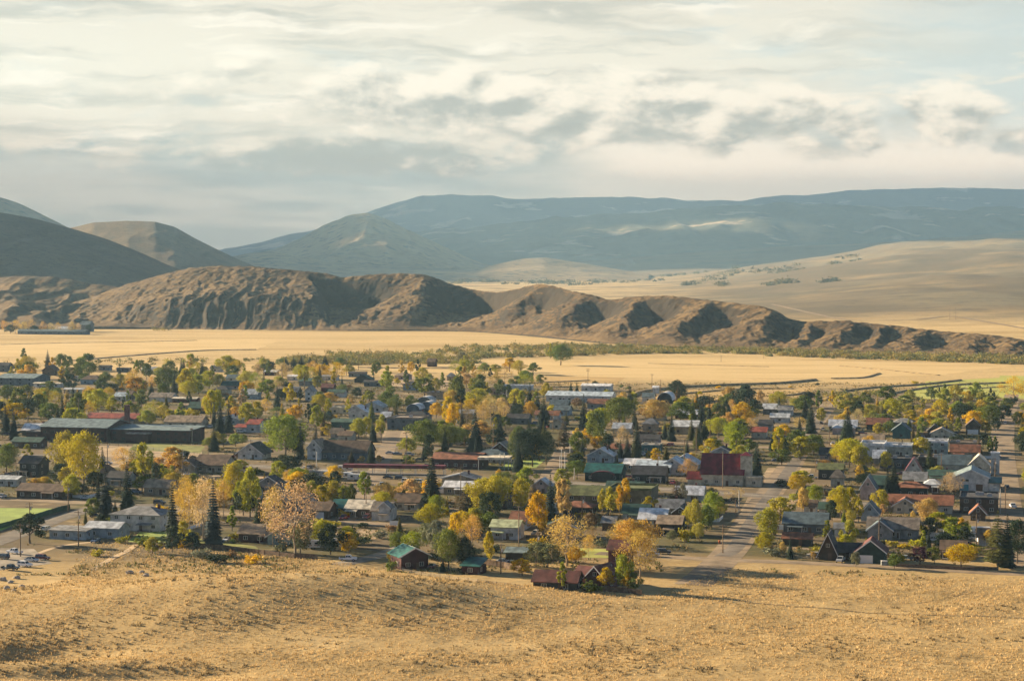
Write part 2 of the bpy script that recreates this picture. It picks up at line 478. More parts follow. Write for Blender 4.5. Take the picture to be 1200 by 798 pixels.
# the eroded bluff across the valley --------------------------------
def bluff():
    B = [(40, 372), (75, 358), (110, 348), (150, 333), (195, 321), (225, 314), (255, 312), (300, 313), (345, 317), (385, 321), (402, 326), (425, 323), (450, 321), (495, 321), (513, 327),
         (535, 335), (560, 341), (580, 343), (605, 339), (628, 333), (645, 334), (665, 340), (690, 345), (715, 352), (730, 349), (760, 347), (790, 347), (820, 351),
         (850, 354), (880, 357), (905, 362), (925, 374), (945, 378), (975, 376), (1000, 377), (1040, 381), (1080, 386), (1110, 389), (1150, 392), (1200, 398), (1260, 404), (1330, 412)]
    base = [(40, 383), (100, 384), (200, 386), (300, 387), (400, 388), (500, 388), (560, 389), (620, 394), (700, 402), (800, 408), (900, 411), (1000, 413), (1100, 415), (1200, 419), (1330, 424)]
    a = np.linspace(40, 1330, 1000)
    top = np.interp(a, *zip(*B)); bs = np.interp(a, *zip(*base))
    k = np.hanning(15); k /= k.sum(); top = np.convolve(np.pad(top, 7, 'edge'), k, 'valid')
    k = np.hanning(61); k /= k.sum(); bs = np.convolve(np.pad(bs, 30, 'edge'), k, 'valid')
    u = (a - 600) / F
    d0 = HC * F / (bs - 300)
    W_ = np.interp(a, [40, 150, 300, 420, 620, 800, 950, 1200, 1330], [230, 300, 320, 280, 250, 230, 150, 110, 90])
    d1 = d0 + W_
    zt = np.maximum(HC - (top - 300) / F * d1, 4)
    tt = np.concatenate([np.linspace(-0.10, 1, 210), np.linspace(1, 1.9, 40)[1:]])
    Tt = tt[:, None]
    D = d0[None] + W_[None] * Tt
    Xw = u[None] * D
    # spurs and gullies, each by bearing of its mouth, slant, width and strength
    # spurs: bearing of the crest end, of the foot, spread on the gentle and on the steep side
    SP = [(505, 470, 62, 26), (634, 556, 40, 24), (688, 630, 36, 22), (752, 698, 34, 20), (832, 776, 46, 18), (908, 866, 40, 24), (950, 930, 18, 14),
          (1004, 962, 40, 20), (1036, 1022, 14, 12), (1092, 1056, 36, 14), (1150, 1122, 30, 22), (1195, 1172, 30, 20), (1260, 1230, 30, 24), (1330, 1300, 40, 30)]
    mesa0 = np.exp(-((a - 270) / 125) ** 4)[None]
    tc_ = np.clip(Tt, 0, 1)
    warp = 9 * fbm(Xw / 60, D / 60, 3, 8)
    top_ = 1 - sst(372, 396, a[None] + warp + 14 * tc_)          # the mesa block itself
    for (c1, c0, wl, wr) in SP:
        pos = c0 + (c1 - c0) * tc_ ** 0.85 + warp
        dlt = a[None] - pos
        w = np.where(dlt < 0, wl, wr) * (0.75 + 0.45 * (1 - tc_))
        top_ = np.maximum(top_, np.exp(-np.abs(dlt / w) ** 1.7))
    e = 0.70 * (1 - top_) * (1 - sst(0.72, 1.0, tc_)) * sst(-0.02, 0.12, tc_)
    e = e * (1 + 0.25 * fbm(Xw / 40, D / 60, 3, 12))
    # a bench half way up the mesa, plain convex slope elsewhere
    mesa = np.exp(-((a - 270) / 125) ** 4)[None]
    f_m = 0.52 * sst(0.02, 0.36, tc_) + 0.10 * sst(0.36, 0.60, tc_) + 0.38 * sst(0.55, 0.98, tc_)
    f_p = tc_ ** 0.85
    f_p = 0.5 * f_p + 0.5 * sst(-0.15, 1.05, tc_)
    f = f_m * mesa + f_p * (1 - mesa)
    flute = (ridged(Xw / 17 + 0.5 * fbm(Xw / 40, D / 40, 2, 4), D / 110, 3, 21) - 0.3)
    fl_env = np.sin(np.pi * np.clip(tc_ / 0.5, 0, 1)) * mesa * 0.10 + 0.03 * np.sin(np.pi * tc_)
    h = np.maximum(zt, 5)[None]
    Z = h * (f * (1 - e) + flute * fl_env + 0.05 * fbm(Xw / 60, D / 60, 4, 33) * np.sin(np.pi * tc_))
    Z = Z + (1.8 * fbm(Xw / 9, D / 9, 3, 44) + (2.4 - 1.0 * mesa0) * (ridged(Xw / 30 + 0.4 * fbm(Xw / 50, D / 50, 2, 71), D / 75, 4, 61) - 0.35) * np.sin(np.pi * np.clip(tc_, 0, 1)) ** 0.6) * sst(0.02, 0.2, tc_)
    backf = np.interp(a, [40, 380, 420, 700, 900, 1000, 1330], [0.55, 0.5, 0.85, 0.95, 0.9, 0.55, 0.4])[None]
    Z = np.where(Tt > 1, h * (1 - backf * sst(1.0, 1.9, Tt)) + 1.3 * fbm(Xw / 9, D / 9, 3, 44), Z)
    Z = np.where(Tt < 0, -0.6 + 3.0 * (Tt + 0.1) * 10 * 0.2, Z)
    Z[0, :] = -3
    Z[-1, :] = -6
    return struct(grid_obj('bluff_hills', Xw, D, Z, m_bluff))
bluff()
# apron of low benches left of the bluff, then the shaded hills
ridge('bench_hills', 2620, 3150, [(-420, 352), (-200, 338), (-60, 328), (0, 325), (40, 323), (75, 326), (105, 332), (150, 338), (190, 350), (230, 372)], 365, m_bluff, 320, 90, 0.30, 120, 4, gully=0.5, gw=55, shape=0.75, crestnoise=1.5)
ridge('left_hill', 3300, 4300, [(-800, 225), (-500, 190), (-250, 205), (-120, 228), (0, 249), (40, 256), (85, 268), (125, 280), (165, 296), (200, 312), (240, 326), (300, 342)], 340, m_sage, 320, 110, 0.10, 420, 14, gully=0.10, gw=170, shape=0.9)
ridge('far_left_peak', 6600, 8000, [(-500, 180), (-200, 205), (-80, 222), (0, 231), (22, 238), (45, 249), (75, 264), (110, 283), (160, 305), (220, 318)], 320, m_cone, 240, 80, 0.10, 800, 24, gully=0.12, gw=350)
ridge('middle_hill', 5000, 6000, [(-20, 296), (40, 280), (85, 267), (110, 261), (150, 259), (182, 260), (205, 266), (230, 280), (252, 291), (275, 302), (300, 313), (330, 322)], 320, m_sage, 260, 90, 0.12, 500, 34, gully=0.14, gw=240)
# the blue mountains behind
ridge('cone_mountain', 8200, 10300, [(200, 322), (270, 302), (320, 293), (350, 281), (385, 262), (410, 252), (430, 249), (452, 256), (480, 270), (510, 284), (545, 300), (570, 310), (620, 320)], 320, m_cone, 260, 90, 0.16, 900, 44, gully=0.30, gw=330, crestnoise=10)
ridge('foothill', 7600, 8800, [(190, 322), (250, 306), (290, 297), (318, 294), (350, 300), (400, 308), (450, 312), (520, 316), (560, 316), (585, 309), (615, 303), (640, 302), (680, 308), (720, 315), (760, 322)], 320, m_cone, 240, 60, 0.2, 500, 54, gully=0.2, gw=260)
ridge('valley_slope', 8800, 12500, [(430, 322), (520, 318), (600, 314), (700, 305), (780, 298), (860, 292), (940, 288), (1020, 285), (1100, 280), (1200, 270), (1330, 258), (1500, 250)], 320, m_range, 260, 80, 0.10, 1000, 64, gully=0.10, gw=500)
ridge('forest_range', 12500, 17500, [(120, 318), (240, 306), (330, 292), (420, 280), (490, 272), (560, 264), (640, 257), (700, 252), (760, 247), (830, 242), (900, 238), (960, 238), (1040, 241), (1120, 246), (1200, 243), (1330, 236), (1500, 240)], 300, m_for, 320, 90, 0.12, 1600, 74, gully=0.22, gw=800, crestnoise=30)
ridge('high_range', 22500, 28500, [(120, 318), (200, 305), (300, 286), (380, 266), (440, 246), (490, 231), (545, 228), (600, 232), (680, 231), (740, 230), (800, 235), (870, 234), (930, 229), (990, 225), (1060, 222), (1130, 221), (1200, 221), (1330, 224), (1500, 232)], 290, m_for, 320, 80, 0.10, 2600, 84, gully=0.18, gw=1400, crestnoise=30)

# the air: one box of even haze
hz = MB().box(-19200, 19200, -400, 30600, -12, 1190).mesh('haze', None)
hm = bpy.data.materials.new('valley_haze'); hm.use_nodes = True
hm.node_tree.nodes.clear()
pv = hm.node_tree.nodes.new('ShaderNodeVolumePrincipled')
pv.inputs['Color'].default_value = (0.35, 0.58, 0.78, 1)
pv.inputs['Absorption Color'].default_value = (1, 1, 1, 1)
pv.inputs['Density'].default_value = 0.000036
pv.inputs['Anisotropy'].default_value = 0.2
mo = hm.node_tree.nodes.new('ShaderNodeOutputMaterial')
hm.node_tree.links.new(pv.outputs[0], mo.inputs['Volume'])
hz.materials.append(hm)
struct(link('haze', hz), 'stuff')

# unseen cloud decks, added above the air box to shade the far hills
def deck(xa, xb, ya, yb, seed, fillv=0.62, ew=2500.0, tk=900.0):
    xs = np.linspace(xa, xb, 170); ys = np.linspace(ya, yb, 120)
    Xd, Yd = np.meshgrid(xs, ys)
    n = fbm(Xd / 5200, Yd / 3600, 4, seed)
    wv = ew * 0.9 * fbm(Xd / (ew * 1.2), Yd / (ew * 1.2), 3, 103)
    edge = sst(0, ew, np.minimum(Yd - ya, np.minimum(xb - Xd, Xd - xa)) + wv)
    th = (n + fillv) * edge
    keep = th > 0.25
    zb = 5600 + 120 * fbm(Xd / 1500, Yd / 1500, 4, 107)
    zt = zb + 60 + tk * np.clip(th - 0.25, 0, 1) * (1 + 0.5 * fbm(Xd / 900, Yd / 900, 4, 109))
    k = len(xs); N = Xd.size
    V = np.concatenate([np.stack([Xd, Yd, zb], -1).reshape(-1, 3), np.stack([Xd, Yd, zt], -1).reshape(-1, 3)])
    q = keep[:-1, :-1] & keep[1:, :-1] & keep[:-1, 1:] & keep[1:, 1:]
    i, j = np.nonzero(q); a0 = i * k + j
    bot = np.stack([a0, a0 + k, a0 + k + 1, a0 + 1], 1); topf = np.stack([a0, a0 + 1, a0 + k + 1, a0 + k], 1) + N
    me = new_mesh('shade_cloud_deck', V, np.concatenate([bot, topf]), mat('cloud', (0.85, 0.85, 0.84), 1.0, 0.03, 0.001), True)
    struct(link('shade_cloud_deck', me), 'stuff')
def deck_over(x0, x1, y0, y1, *a):
    """Place a deck so that its shadow falls on the given ground."""
    q = 5600.0 / math.tan(SUN_EL)
    deck(x0 + math.sin(SUN_AZ) * q, x1 + math.sin(SUN_AZ) * q, y0 + math.cos(SUN_AZ) * q, y1 + math.cos(SUN_AZ) * q, *a)
deck_over(-15000, 16000, 8200, 28500, 163, 0.82)
deck_over(-1750, -150, 7300, 11000, 137, 1.2, 500.0, 100.0)
deck_over(-2700, -620, 3300, 4800, 131, 1.2, 250.0, 100.0)

# ------------------------------------------------------------------ roads, lots and lawns
YAW = R(-13.6)
e1 = Vector((math.cos(YAW), math.sin(YAW), 0)); e2 = Vector((-math.sin(YAW), math.cos(YAW), 0))
M = {}
def cm(k, c, **kw): M[k] = mat(k, c, **kw); return M[k]
cm('asphalt', (0.17, 0.142, 0.11), var=0.22, scale=0.12, rough=0.9)
cm('street_dirt', (0.255, 0.188, 0.115), var=0.22, scale=0.15, rough=0.95)
cm('dirt', (0.37, 0.265, 0.15), var=0.25, scale=0.12, rough=0.95)
cm('lot', (0.30, 0.25, 0.185), var=0.3, scale=0.10, rough=0.95)
cm('lawn', (0.20, 0.21, 0.045), var=0.3, scale=0.15, rough=0.95)
cm('turf', (0.25, 0.33, 0.06), var=0.15, scale=0.08, rough=0.95)
cm('pasture', (0.42, 0.385, 0.105), var=0.3, scale=0.03, rough=0.95)
cm('gold_field', (0.66, 0.45, 0.18), var=0.2, scale=0.02, rough=0.95)
cm('ochre_field', (0.50, 0.30, 0.10), var=0.25, scale=0.02, rough=0.95)
cm('ditch_bank', (0.28, 0.20, 0.09), var=0.4, scale=0.2, rough=0.95)
cm('berm_grass', (0.30, 0.21, 0.09), var=0.4, scale=0.2, rough=0.95)
cm('kerb', (0.5, 0.44, 0.35), var=0.15, scale=0.3)
cm('paint', (0.75, 0.70, 0.55), var=0.1, scale=0.4)
cm('path_dirt', (0.52, 0.38, 0.22), var=0.2, scale=0.1, rough=0.95)

def mown(k, c, dark):
    m_ = bpy.data.materials.new(k); m_.use_nodes = True; t_ = m_.node_tree; X.T = t_
    b_ = t_.nodes['Principled BSDF']; b_.inputs['Roughness'].default_value = 0.95; b_.inputs['Specular IOR Level'].default_value = 0.1
    g_ = t_.nodes.new('ShaderNodeNewGeometry'); s_ = t_.nodes.new('ShaderNodeSeparateXYZ'); t_.links.new(g_.outputs['Position'], s_.inputs[0])
    x_, y_ = X(s_.outputs[0]), X(s_.outputs[1])
    n_ = noise(xyz(x_ * 0.007, y_ * 0.09 + x_ * 0.014, 2.0), 1, 6, 0.6); q_ = noise(X(g_.outputs['Position']), 0.018, 6, 0.65); w_ = noise(X(g_.outputs['Position']), 0.35, 4, 0.7)
    cc_ = mix(ss(0.46, 0.62, n_) * 0.6, c, dark); cc_ = mix(ss(0.52, 0.66, q_) * 0.5, cc_, dark); cc_ = mix(ss(0.55, 0.68, w_) * 0.35, cc_, tuple(v * 0.45 for v in dark))
    t_.links.new(cc_.s, b_.inputs['Base Color']); M[k] = m_
mown('gold_field', (0.58, 0.425, 0.20), (0.42, 0.295, 0.125))
mown('ochre_field', (0.46, 0.315, 0.13), (0.30, 0.20, 0.085))
mown('pasture', (0.38, 0.39, 0.10), (0.27, 0.265, 0.075))

def smooth_line(pts, n=8):
    P_ = [Vector(p[:2] if len(p) == 2 else (p[0], p[1])) for p in pts]
    out = []
    for i in range(len(P_) - 1):
        p0 = P_[max(0, i - 1)]; p1 = P_[i]; p2 = P_[i + 1]; p3 = P_[min(len(P_) - 1, i + 2)]
        for k in range(n):
            q = k / n
            out.append(0.5 * ((2 * p1) + (p2 - p0) * q + (2 * p0 - 5 * p1 + 4 * p2 - p3) * q * q + (3 * p1 - p0 - 3 * p2 + p3) * q ** 3))
    out.append(P_[-1])
    return out

def ribbon(name, pts, w, m, lift=0.03, crown=0.0, jit=0.0, n=8, wobble_seed=0):
    L = smooth_line(pts, n)
    V = []; Fc = []
    for i, p in enumerate(L):
        d = (L[min(i + 1, len(L) - 1)] - L[max(i - 1, 0)]).normalized()
        nn = Vector((-d.y, d.x))
        wl = w if not callable(w) else w(i / (len(L) - 1))
        for s_, c in ((-0.5, 0), (-0.17, crown), (0.17, crown), (0.5, 0)):
            j = jit * float(fbm(i * 0.31 + 9 * s_, wobble_seed, 3, 5)) * wl
            q = p + nn * (s_ * wl + (j if abs(s_) > 0.4 else 0))
            V.append((q.x, q.y, float(gh(q.x, q.y)) + lift + c))
    for i in range(len(L) - 1):
        for k in range(3):
            Fc.append((i * 4 + k, i * 4 + k + 1, i * 4 + 5 + k, i * 4 + 4 + k))
    me = new_mesh(name, V, [q[::-1] for q in Fc], m)
    return struct(link(name, me))

def G(px, py): v = at(px, py, 0.0); return (v.x, v.y)
def patch(name, pxs, m, lift=0.02, px=True):
    """A flat sheet lying on the ground, subdivided so that it follows it."""
    P_ = [Vector(G(*p)) if px else Vector(p) for p in pxs]
    if len(P_) == 4:
        n = 14; V = []; Fc = []
        for i in range(n + 1):
            for j in range(n + 1):
                a_, b_ = i / n, j / n
                q = (P_[0] * (1 - b_) + P_[1] * b_) * (1 - a_) + (P_[3] * (1 - b_) + P_[2] * b_) * a_
                edge = (i in (0, n)) or (j in (0, n))
                w_ = (P_[1] - P_[0]).length * 0.012
                if edge: q = q + Vector((float(fbm(q.x / 9, q.y / 9, 2, 3)), float(fbm(q.x / 9, q.y / 9, 2, 8)))) * w_
                V.append((q.x, q.y, float(gh(q.x, q.y)) + lift))
        for i in range(n):
            for j in range(n):
                k = i * (n + 1) + j
                Fc.append((k, k + 1, k + n + 2, k + n + 1))
    else:
        V = [(q.x, q.y, float(gh(q.x, q.y)) + lift) for q in P_]; Fc = [tuple(range(len(V)))]
    me = new_mesh(name, V, Fc, m)
    if len(me.polygons) and me.polygons[0].normal.z < 0: me.flip_normals()
    return struct(link(name, me))

def streetline(p0, d, t0, t1, n=8): return [(p0[0] + d.x * (t0 + (t1 - t0) * i / n), p0[1] + d.y * (t0 + (t1 - t0) * i / n)) for i in range(n + 1)]
def rpx(*pts): return [G(*p) for p in pts]

ribbon('main_street', rpx((812, 686), (838, 664), (860, 640), (882, 606), (902, 578), (926, 545), (949, 505), (966, 482), (979, 466)), 11, M['street_dirt'], 0.030, 0.05)
ribbon('main_street_paving', rpx((848, 652), (862, 640), (884, 606), (904, 578), (928, 545), (951, 505), (968, 482)), 6.5, M['asphalt'], 0.050, 0.08)
ribbon('east_street', rpx((1196, 664), (1184, 625), (1178, 590), (1176, 560), (1174, 530), (1176, 500), (1180, 480), (1186, 462)), 12, M['street_dirt'], 0.034, 0.05)
ribbon('highway', rpx((-60, 530), (60, 535), (200, 541), (330, 548), (460, 555), (600, 562), (760, 572), (880, 580), (1010, 590), (1180, 604)), 13, M['asphalt'], 0.042, 0.10)
ribbon('highway_line', rpx((-60, 530), (60, 535), (200, 541), (330, 548), (460, 555), (600, 562), (760, 572), (880, 580), (1010, 590), (1180, 604)), 0.35, M['paint'], 0.16)
ribbon('front_lane', rpx((700, 648), (790, 653), (850, 656), (930, 659), (1040, 664), (1130, 669), (1230, 675)), 7, M['street_dirt'], 0.038, 0.04)
ribbon('field_road', rpx((-90, 652), (-20, 640), (40, 618), (85, 602), (120, 594), (180, 592)), 9, M['asphalt'], 0.046, 0.06)
ribbon('west_street', rpx((-60, 586), (20, 585), (80, 588), (120, 590), (200, 597), (300, 604), (400, 611), (470, 616)), 9, M['street_dirt'], 0.032, 0.04)
ribbon('north_street', rpx((-40, 503), (60, 506), (200, 512), (330, 518), (470, 524), (560, 528)), 9, M['asphalt'], 0.028, 0.04)
ribbon('driveway', rpx((395, 662), (440, 652), (470, 642), (490, 630)), 7, M['lot'], 0.03, 0.02)
ribbon('side_street', rpx((640, 566), (652, 545), (662, 525), (670, 505)), 9, M['street_dirt'], 0.026, 0.04)
ribbon('side_street', rpx((402, 612), (425, 580), (440, 555), (452, 530), (462, 505)), 8, M['street_dirt'], 0.024, 0.04)
ribbon('alley', rpx((900, 640), (990, 646), (1080, 652)), 4, M['street_dirt'], 0.02)
ribbon('cross_street', rpx((660, 512), (760, 517), (860, 522), (960, 528), (1060, 533)), 9, M['street_dirt'], 0.026, 0.04)
ribbon('cross_street', rpx((930, 605), (1030, 612), (1130, 618), (1200, 622)), 7, M['street_dirt'], 0.026, 0.04)
tr_ = [at(*q) for q in ((905, 357), (950, 367), (993, 375), (1067, 375), (1113, 371), (1153, 377), (1205, 386))]
ribbon('range_road', [(p.x, p.y) for p in tr_], 7, M['street_dirt'], 0.5)
ribbon('meadow_track', [tuple(at(*q)[:2]) for q in ((108, 668), (130, 655), (150, 645), (160, 638))], 2.2, M['path_dirt'], 0.10)
ribbon('meadow_track', [tuple(at(*q)[:2]) for q in ((878, 706), (960, 712), (1060, 720), (1200, 724))], 1.2, M['berm_grass'], 0.10)
ribbon('walking_path', rpx((28, 655), (70, 640), (120, 634)), 2.0, M['path_dirt'], 0.03)
patch('soccer_field', [(-90, 594), (76, 596), (0, 622), (-140, 634)], M['turf'], 0.05)
patch('parking_lot', [(-60, 640), (40, 643), (60, 660), (-60, 676)], M['lot'], 0.05)
patch('school_yard', [(100, 522), (235, 524), (240, 546), (90, 548)], M['dirt'], 0.014)
patch('school_lawn', [(160, 518), (240, 523), (235, 531), (150, 527)], M['lawn'], 0.024)
patch('gravel_lot', [(900, 548), (951, 549), (946, 566), (888, 567)], M['dirt'], 0.03)
patch('gravel_lot', [(878, 580), (936, 583), (925, 600), (868, 598)], M['dirt'], 0.03)
patch('park_lawn', [(596, 540), (640, 538), (628, 548), (586, 550)], M['turf'], 0.03)
patch('house_lawn', [(165, 622), (215, 623), (214, 637), (150, 635)], M['turf'], 0.03)
patch('house_lawn', [(225, 630), (300, 640), (310, 648), (225, 640)], M['lawn'], 0.03)
patch('back_lawn', [(680, 642), (728, 644), (712, 654), (660, 652)], M['pasture'], 0.03)
patch('vacant_field', [(250, 556), (345, 560), (340, 570), (240, 566)], M['dirt'], 0.012)
patch('yard', [(330, 612), (450, 622), (440, 632), (340, 624)], M['dirt'], 0.016)
patch('yard', [(505, 592), (565, 596), (560, 604), (495, 600)], M['dirt'], 0.016)
patch('vacant_lot', [(450, 505), (482, 505), (484, 518), (446, 518)], M['dirt'], 0.016)
patch('vacant_lot', [(470, 440), (560, 446), (520, 456), (450, 452)], M['dirt'], 0.016)
patch('vacant_lot', [(1172, 440), (1260, 442), (1260, 470), (1168, 466)], M['pasture'], 0.016)
patch('church_lawn', [(830, 522), (880, 524), (876, 531), (822, 530)], M['turf'], 0.02)
# hay fields and pasture beyond the town
patch('hay_field', [(540, 422), (860, 420), (840, 445), (470, 436)], M['gold_field'], 0.05)
patch('hay_field', [(860, 420), (1190, 428), (1100, 440), (840, 445)], M['gold_field'], 0.04)
patch('hay_field', [(-80, 404), (330, 398), (300, 410), (-80, 420)], M['gold_field'], 0.05)
patch('pasture', [(1085, 447), (1230, 440), (1260, 466), (1050, 468)], M['pasture'], 0.05)
patch('pasture', [(600, 440), (740, 438), (720, 452), (590, 452)], M['ochre_field'], 0.03)
patch('pasture', [(780, 458), (960, 452), (940, 468), (760, 470)], M['ochre_field'], 0.03)
ribbon('field_strip', rpx((880, 452), (930, 450), (985, 449)), 9, M['ochre_field'], 0.1)

def berm(name, pxs, w, h, m):
    return ribbon(name, rpx(*pxs), w, m, 0.0, h, 0.25, 10, 3)
berm('embankment', [(735, 466), (752, 460), (790, 455), (850, 452), (910, 450), (955, 446)], 7.5, 1.51, M['ditch_bank'])
berm('embankment', [(790, 463), (830, 459), (880, 456), (930, 456)], 6.0, 0.84, M['ditch_bank'])
berm('ditch', [(965, 470), (985, 460), (1020, 455), (1080, 451), (1125, 446)], 6.8, 1.09, M['ditch_bank'])
berm('ditch', [(1035, 463), (1070, 457), (1110, 452), (1180, 449)], 6.0, 1.01, M['ditch_bank'])
berm('ditch', [(975, 444), (1010, 443), (1030, 438)], 5.2, 0.84, M['berm_grass'])
berm('ditch', [(985, 429), (1040, 434), (1100, 440)], 4.5, 0.59, M['berm_grass'])
berm('ditch', [(85, 423), (130, 419), (180, 415), (240, 411), (300, 410)], 9.0, 0.84, M['ditch_bank'])
berm('ditch', [(0, 404), (80, 402), (150, 401), (230, 399)], 6.8, 0.50, M['berm_grass'])
berm('ditch', [(420, 431), (500, 432), (560, 432), (610, 431)], 6.8, 0.92, M['ditch_bank'])
berm('ditch', [(600, 450), (650, 448), (690, 446)], 5.2, 0.67, M['berm_grass'])
berm('ditch', [(760, 426), (830, 428), (900, 430)], 4.5, 0.42, M['berm_grass'])
berm('ditch', [(1120, 456), (1150, 455), (1180, 453)], 3.8, 0.63, M['ditch_bank'])
berm('ditch', [(900, 465), (930, 463), (942, 460)], 4.5, 0.84, M['ditch_bank'])

# ------------------------------------------------------------------ buildings
WALLC = dict(white=(0.72, 0.70, 0.64), cream=(0.62, 0.56, 0.42), tan=(0.42, 0.33, 0.22), brown=(0.16, 0.10, 0.065), dark=(0.07, 0.068, 0.065), grey=(0.34, 0.34, 0.33),
             blue=(0.40, 0.48, 0.52), teal=(0.06, 0.20, 0.21), red=(0.10, 0.022, 0.022), green=(0.12, 0.21, 0.16), brick=(0.13, 0.062, 0.052), slate=(0.20, 0.235, 0.26),
             maroon=(0.15, 0.028, 0.03), olive=(0.24, 0.21, 0.12), dkgreen=(0.035, 0.075, 0.065), log=(0.10, 0.06, 0.04), pink=(0.55, 0.42, 0.36), paleteal=(0.38, 0.50, 0.48))
for k, c in WALLC.items(): cm('w_' + k, tuple(v * (0.72 if max(c) > 0.3 else 0.55) for v in c), var=0.24, scale=0.5, rough=0.85)
ROOFC = dict(white=(0.74, 0.74, 0.72), paleteal=(0.25, 0.32, 0.31), grey=(0.30, 0.30, 0.29), dark=(0.065, 0.065, 0.07), brown=(0.19, 0.125, 0.08), tan=(0.42, 0.31, 0.20), rust=(0.33, 0.13, 0.065),
             red=(0.24, 0.03, 0.03), orange=(0.40, 0.10, 0.055), teal=(0.025, 0.15, 0.13), green=(0.05, 0.12, 0.09), olive=(0.15, 0.17, 0.055), slate=(0.11, 0.16, 0.18), maroon=(0.17, 0.055, 0.042),
             cream=(0.62, 0.55, 0.42), palegreen=(0.42, 0.46, 0.26), blue=(0.48, 0.56, 0.60), taupe=(0.30, 0.245, 0.19), crimson=(0.20, 0.018, 0.03), silver=(0.52, 0.54, 0.54))
for k, c in ROOFC.items(): cm('r_' + k, tuple(v * (1.0 if max(c) > 0.44 else 0.78) for v in c), var=0.32, scale=0.4, rough=0.55 if k in ('white', 'paleteal', 'teal', 'blue', 'silver', 'crimson', 'red', 'orange') else 0.85, spec=0.4)
cm('trim_white', (0.55, 0.53, 0.48), var=0.06)
cm('trim_dark', (0.06, 0.05, 0.045), var=0.1)
cm('fence_grey0', (0.20, 0.175, 0.14), var=0.3, scale=1.0, rough=0.95)
cm('door_brown', (0.12, 0.07, 0.045), var=0.1)
cm('door_white', (0.70, 0.69, 0.66), var=0.06)
cm('door_teal', (0.04, 0.22, 0.27), var=0.06)
cm('chimney_brick', (0.14, 0.06, 0.05), var=0.2, scale=1.0)
cm('pipe_grey', (0.35, 0.35, 0.35), rough=0.5)
gl = bpy.data.materials.new('window_glass'); gl.use_nodes = True
pb = gl.node_tree.nodes['Principled BSDF']; pb.inputs['Base Color'].default_value = (0.02, 0.028, 0.032, 1); pb.inputs['Roughness'].default_value = 0.08; pb.inputs['Specular IOR Level'].default_value = 0.7
M['glass'] = gl

_wf = MB()
for (x0, x1, z0, z1) in ((-0.5, 0.5, 0.44, 0.5), (-0.5, 0.5, -0.5, -0.44), (-0.5, -0.43, -0.44, 0.44), (0.43, 0.5, -0.44, 0.44), (-0.03, 0.03, -0.44, 0.44)):
    _wf.box(x0, x1, -0.10, 0.0, z0, z1)
FRAME = {'white': _wf.mesh('window_frame', M['trim_white']), 'dark': _wf.mesh('window_frame', M['trim_dark'])}
PANE = MB().box(-0.45, 0.45, -0.045, 0.0, -0.46, 0.46).mesh('window_pane', M['glass'])
_dm = MB(); _dm.box(-0.5, 0.5, -0.08, 0, 0, 1)
DOOR = {k: _dm.mesh('door_leaf', M[k]) for k in ('door_brown', 'door_white', 'door_teal')}
_gd = MB()
for i in range(5): _gd.box(-0.5, 0.5, -0.07, 0, i / 5 + 0.008, (i + 1) / 5 - 0.008)
_gd.box(-0.5, 0.5, -0.03, 0, 0, 1)
GDOOR = {k: _gd.mesh('garage_panel', M[k]) for k in ('door_brown', 'door_white', 'door_teal')}

FOOT = []      # footprints and picture boxes, for keeping trees off buildings
LAND = []      # (px, py, short phrase) for describing trees

def add_window(root, x, y, z, w, h, rot, fr='white', far=False):
    if far:
        return link('window', PANE, root, (x, y, z), (0, 0, rot), (w, 1.6, h))
    o = link('window', FRAME[fr], root, (x, y, z), (0, 0, rot), (w, 1, h))
    link('pane', PANE, o)
    return o

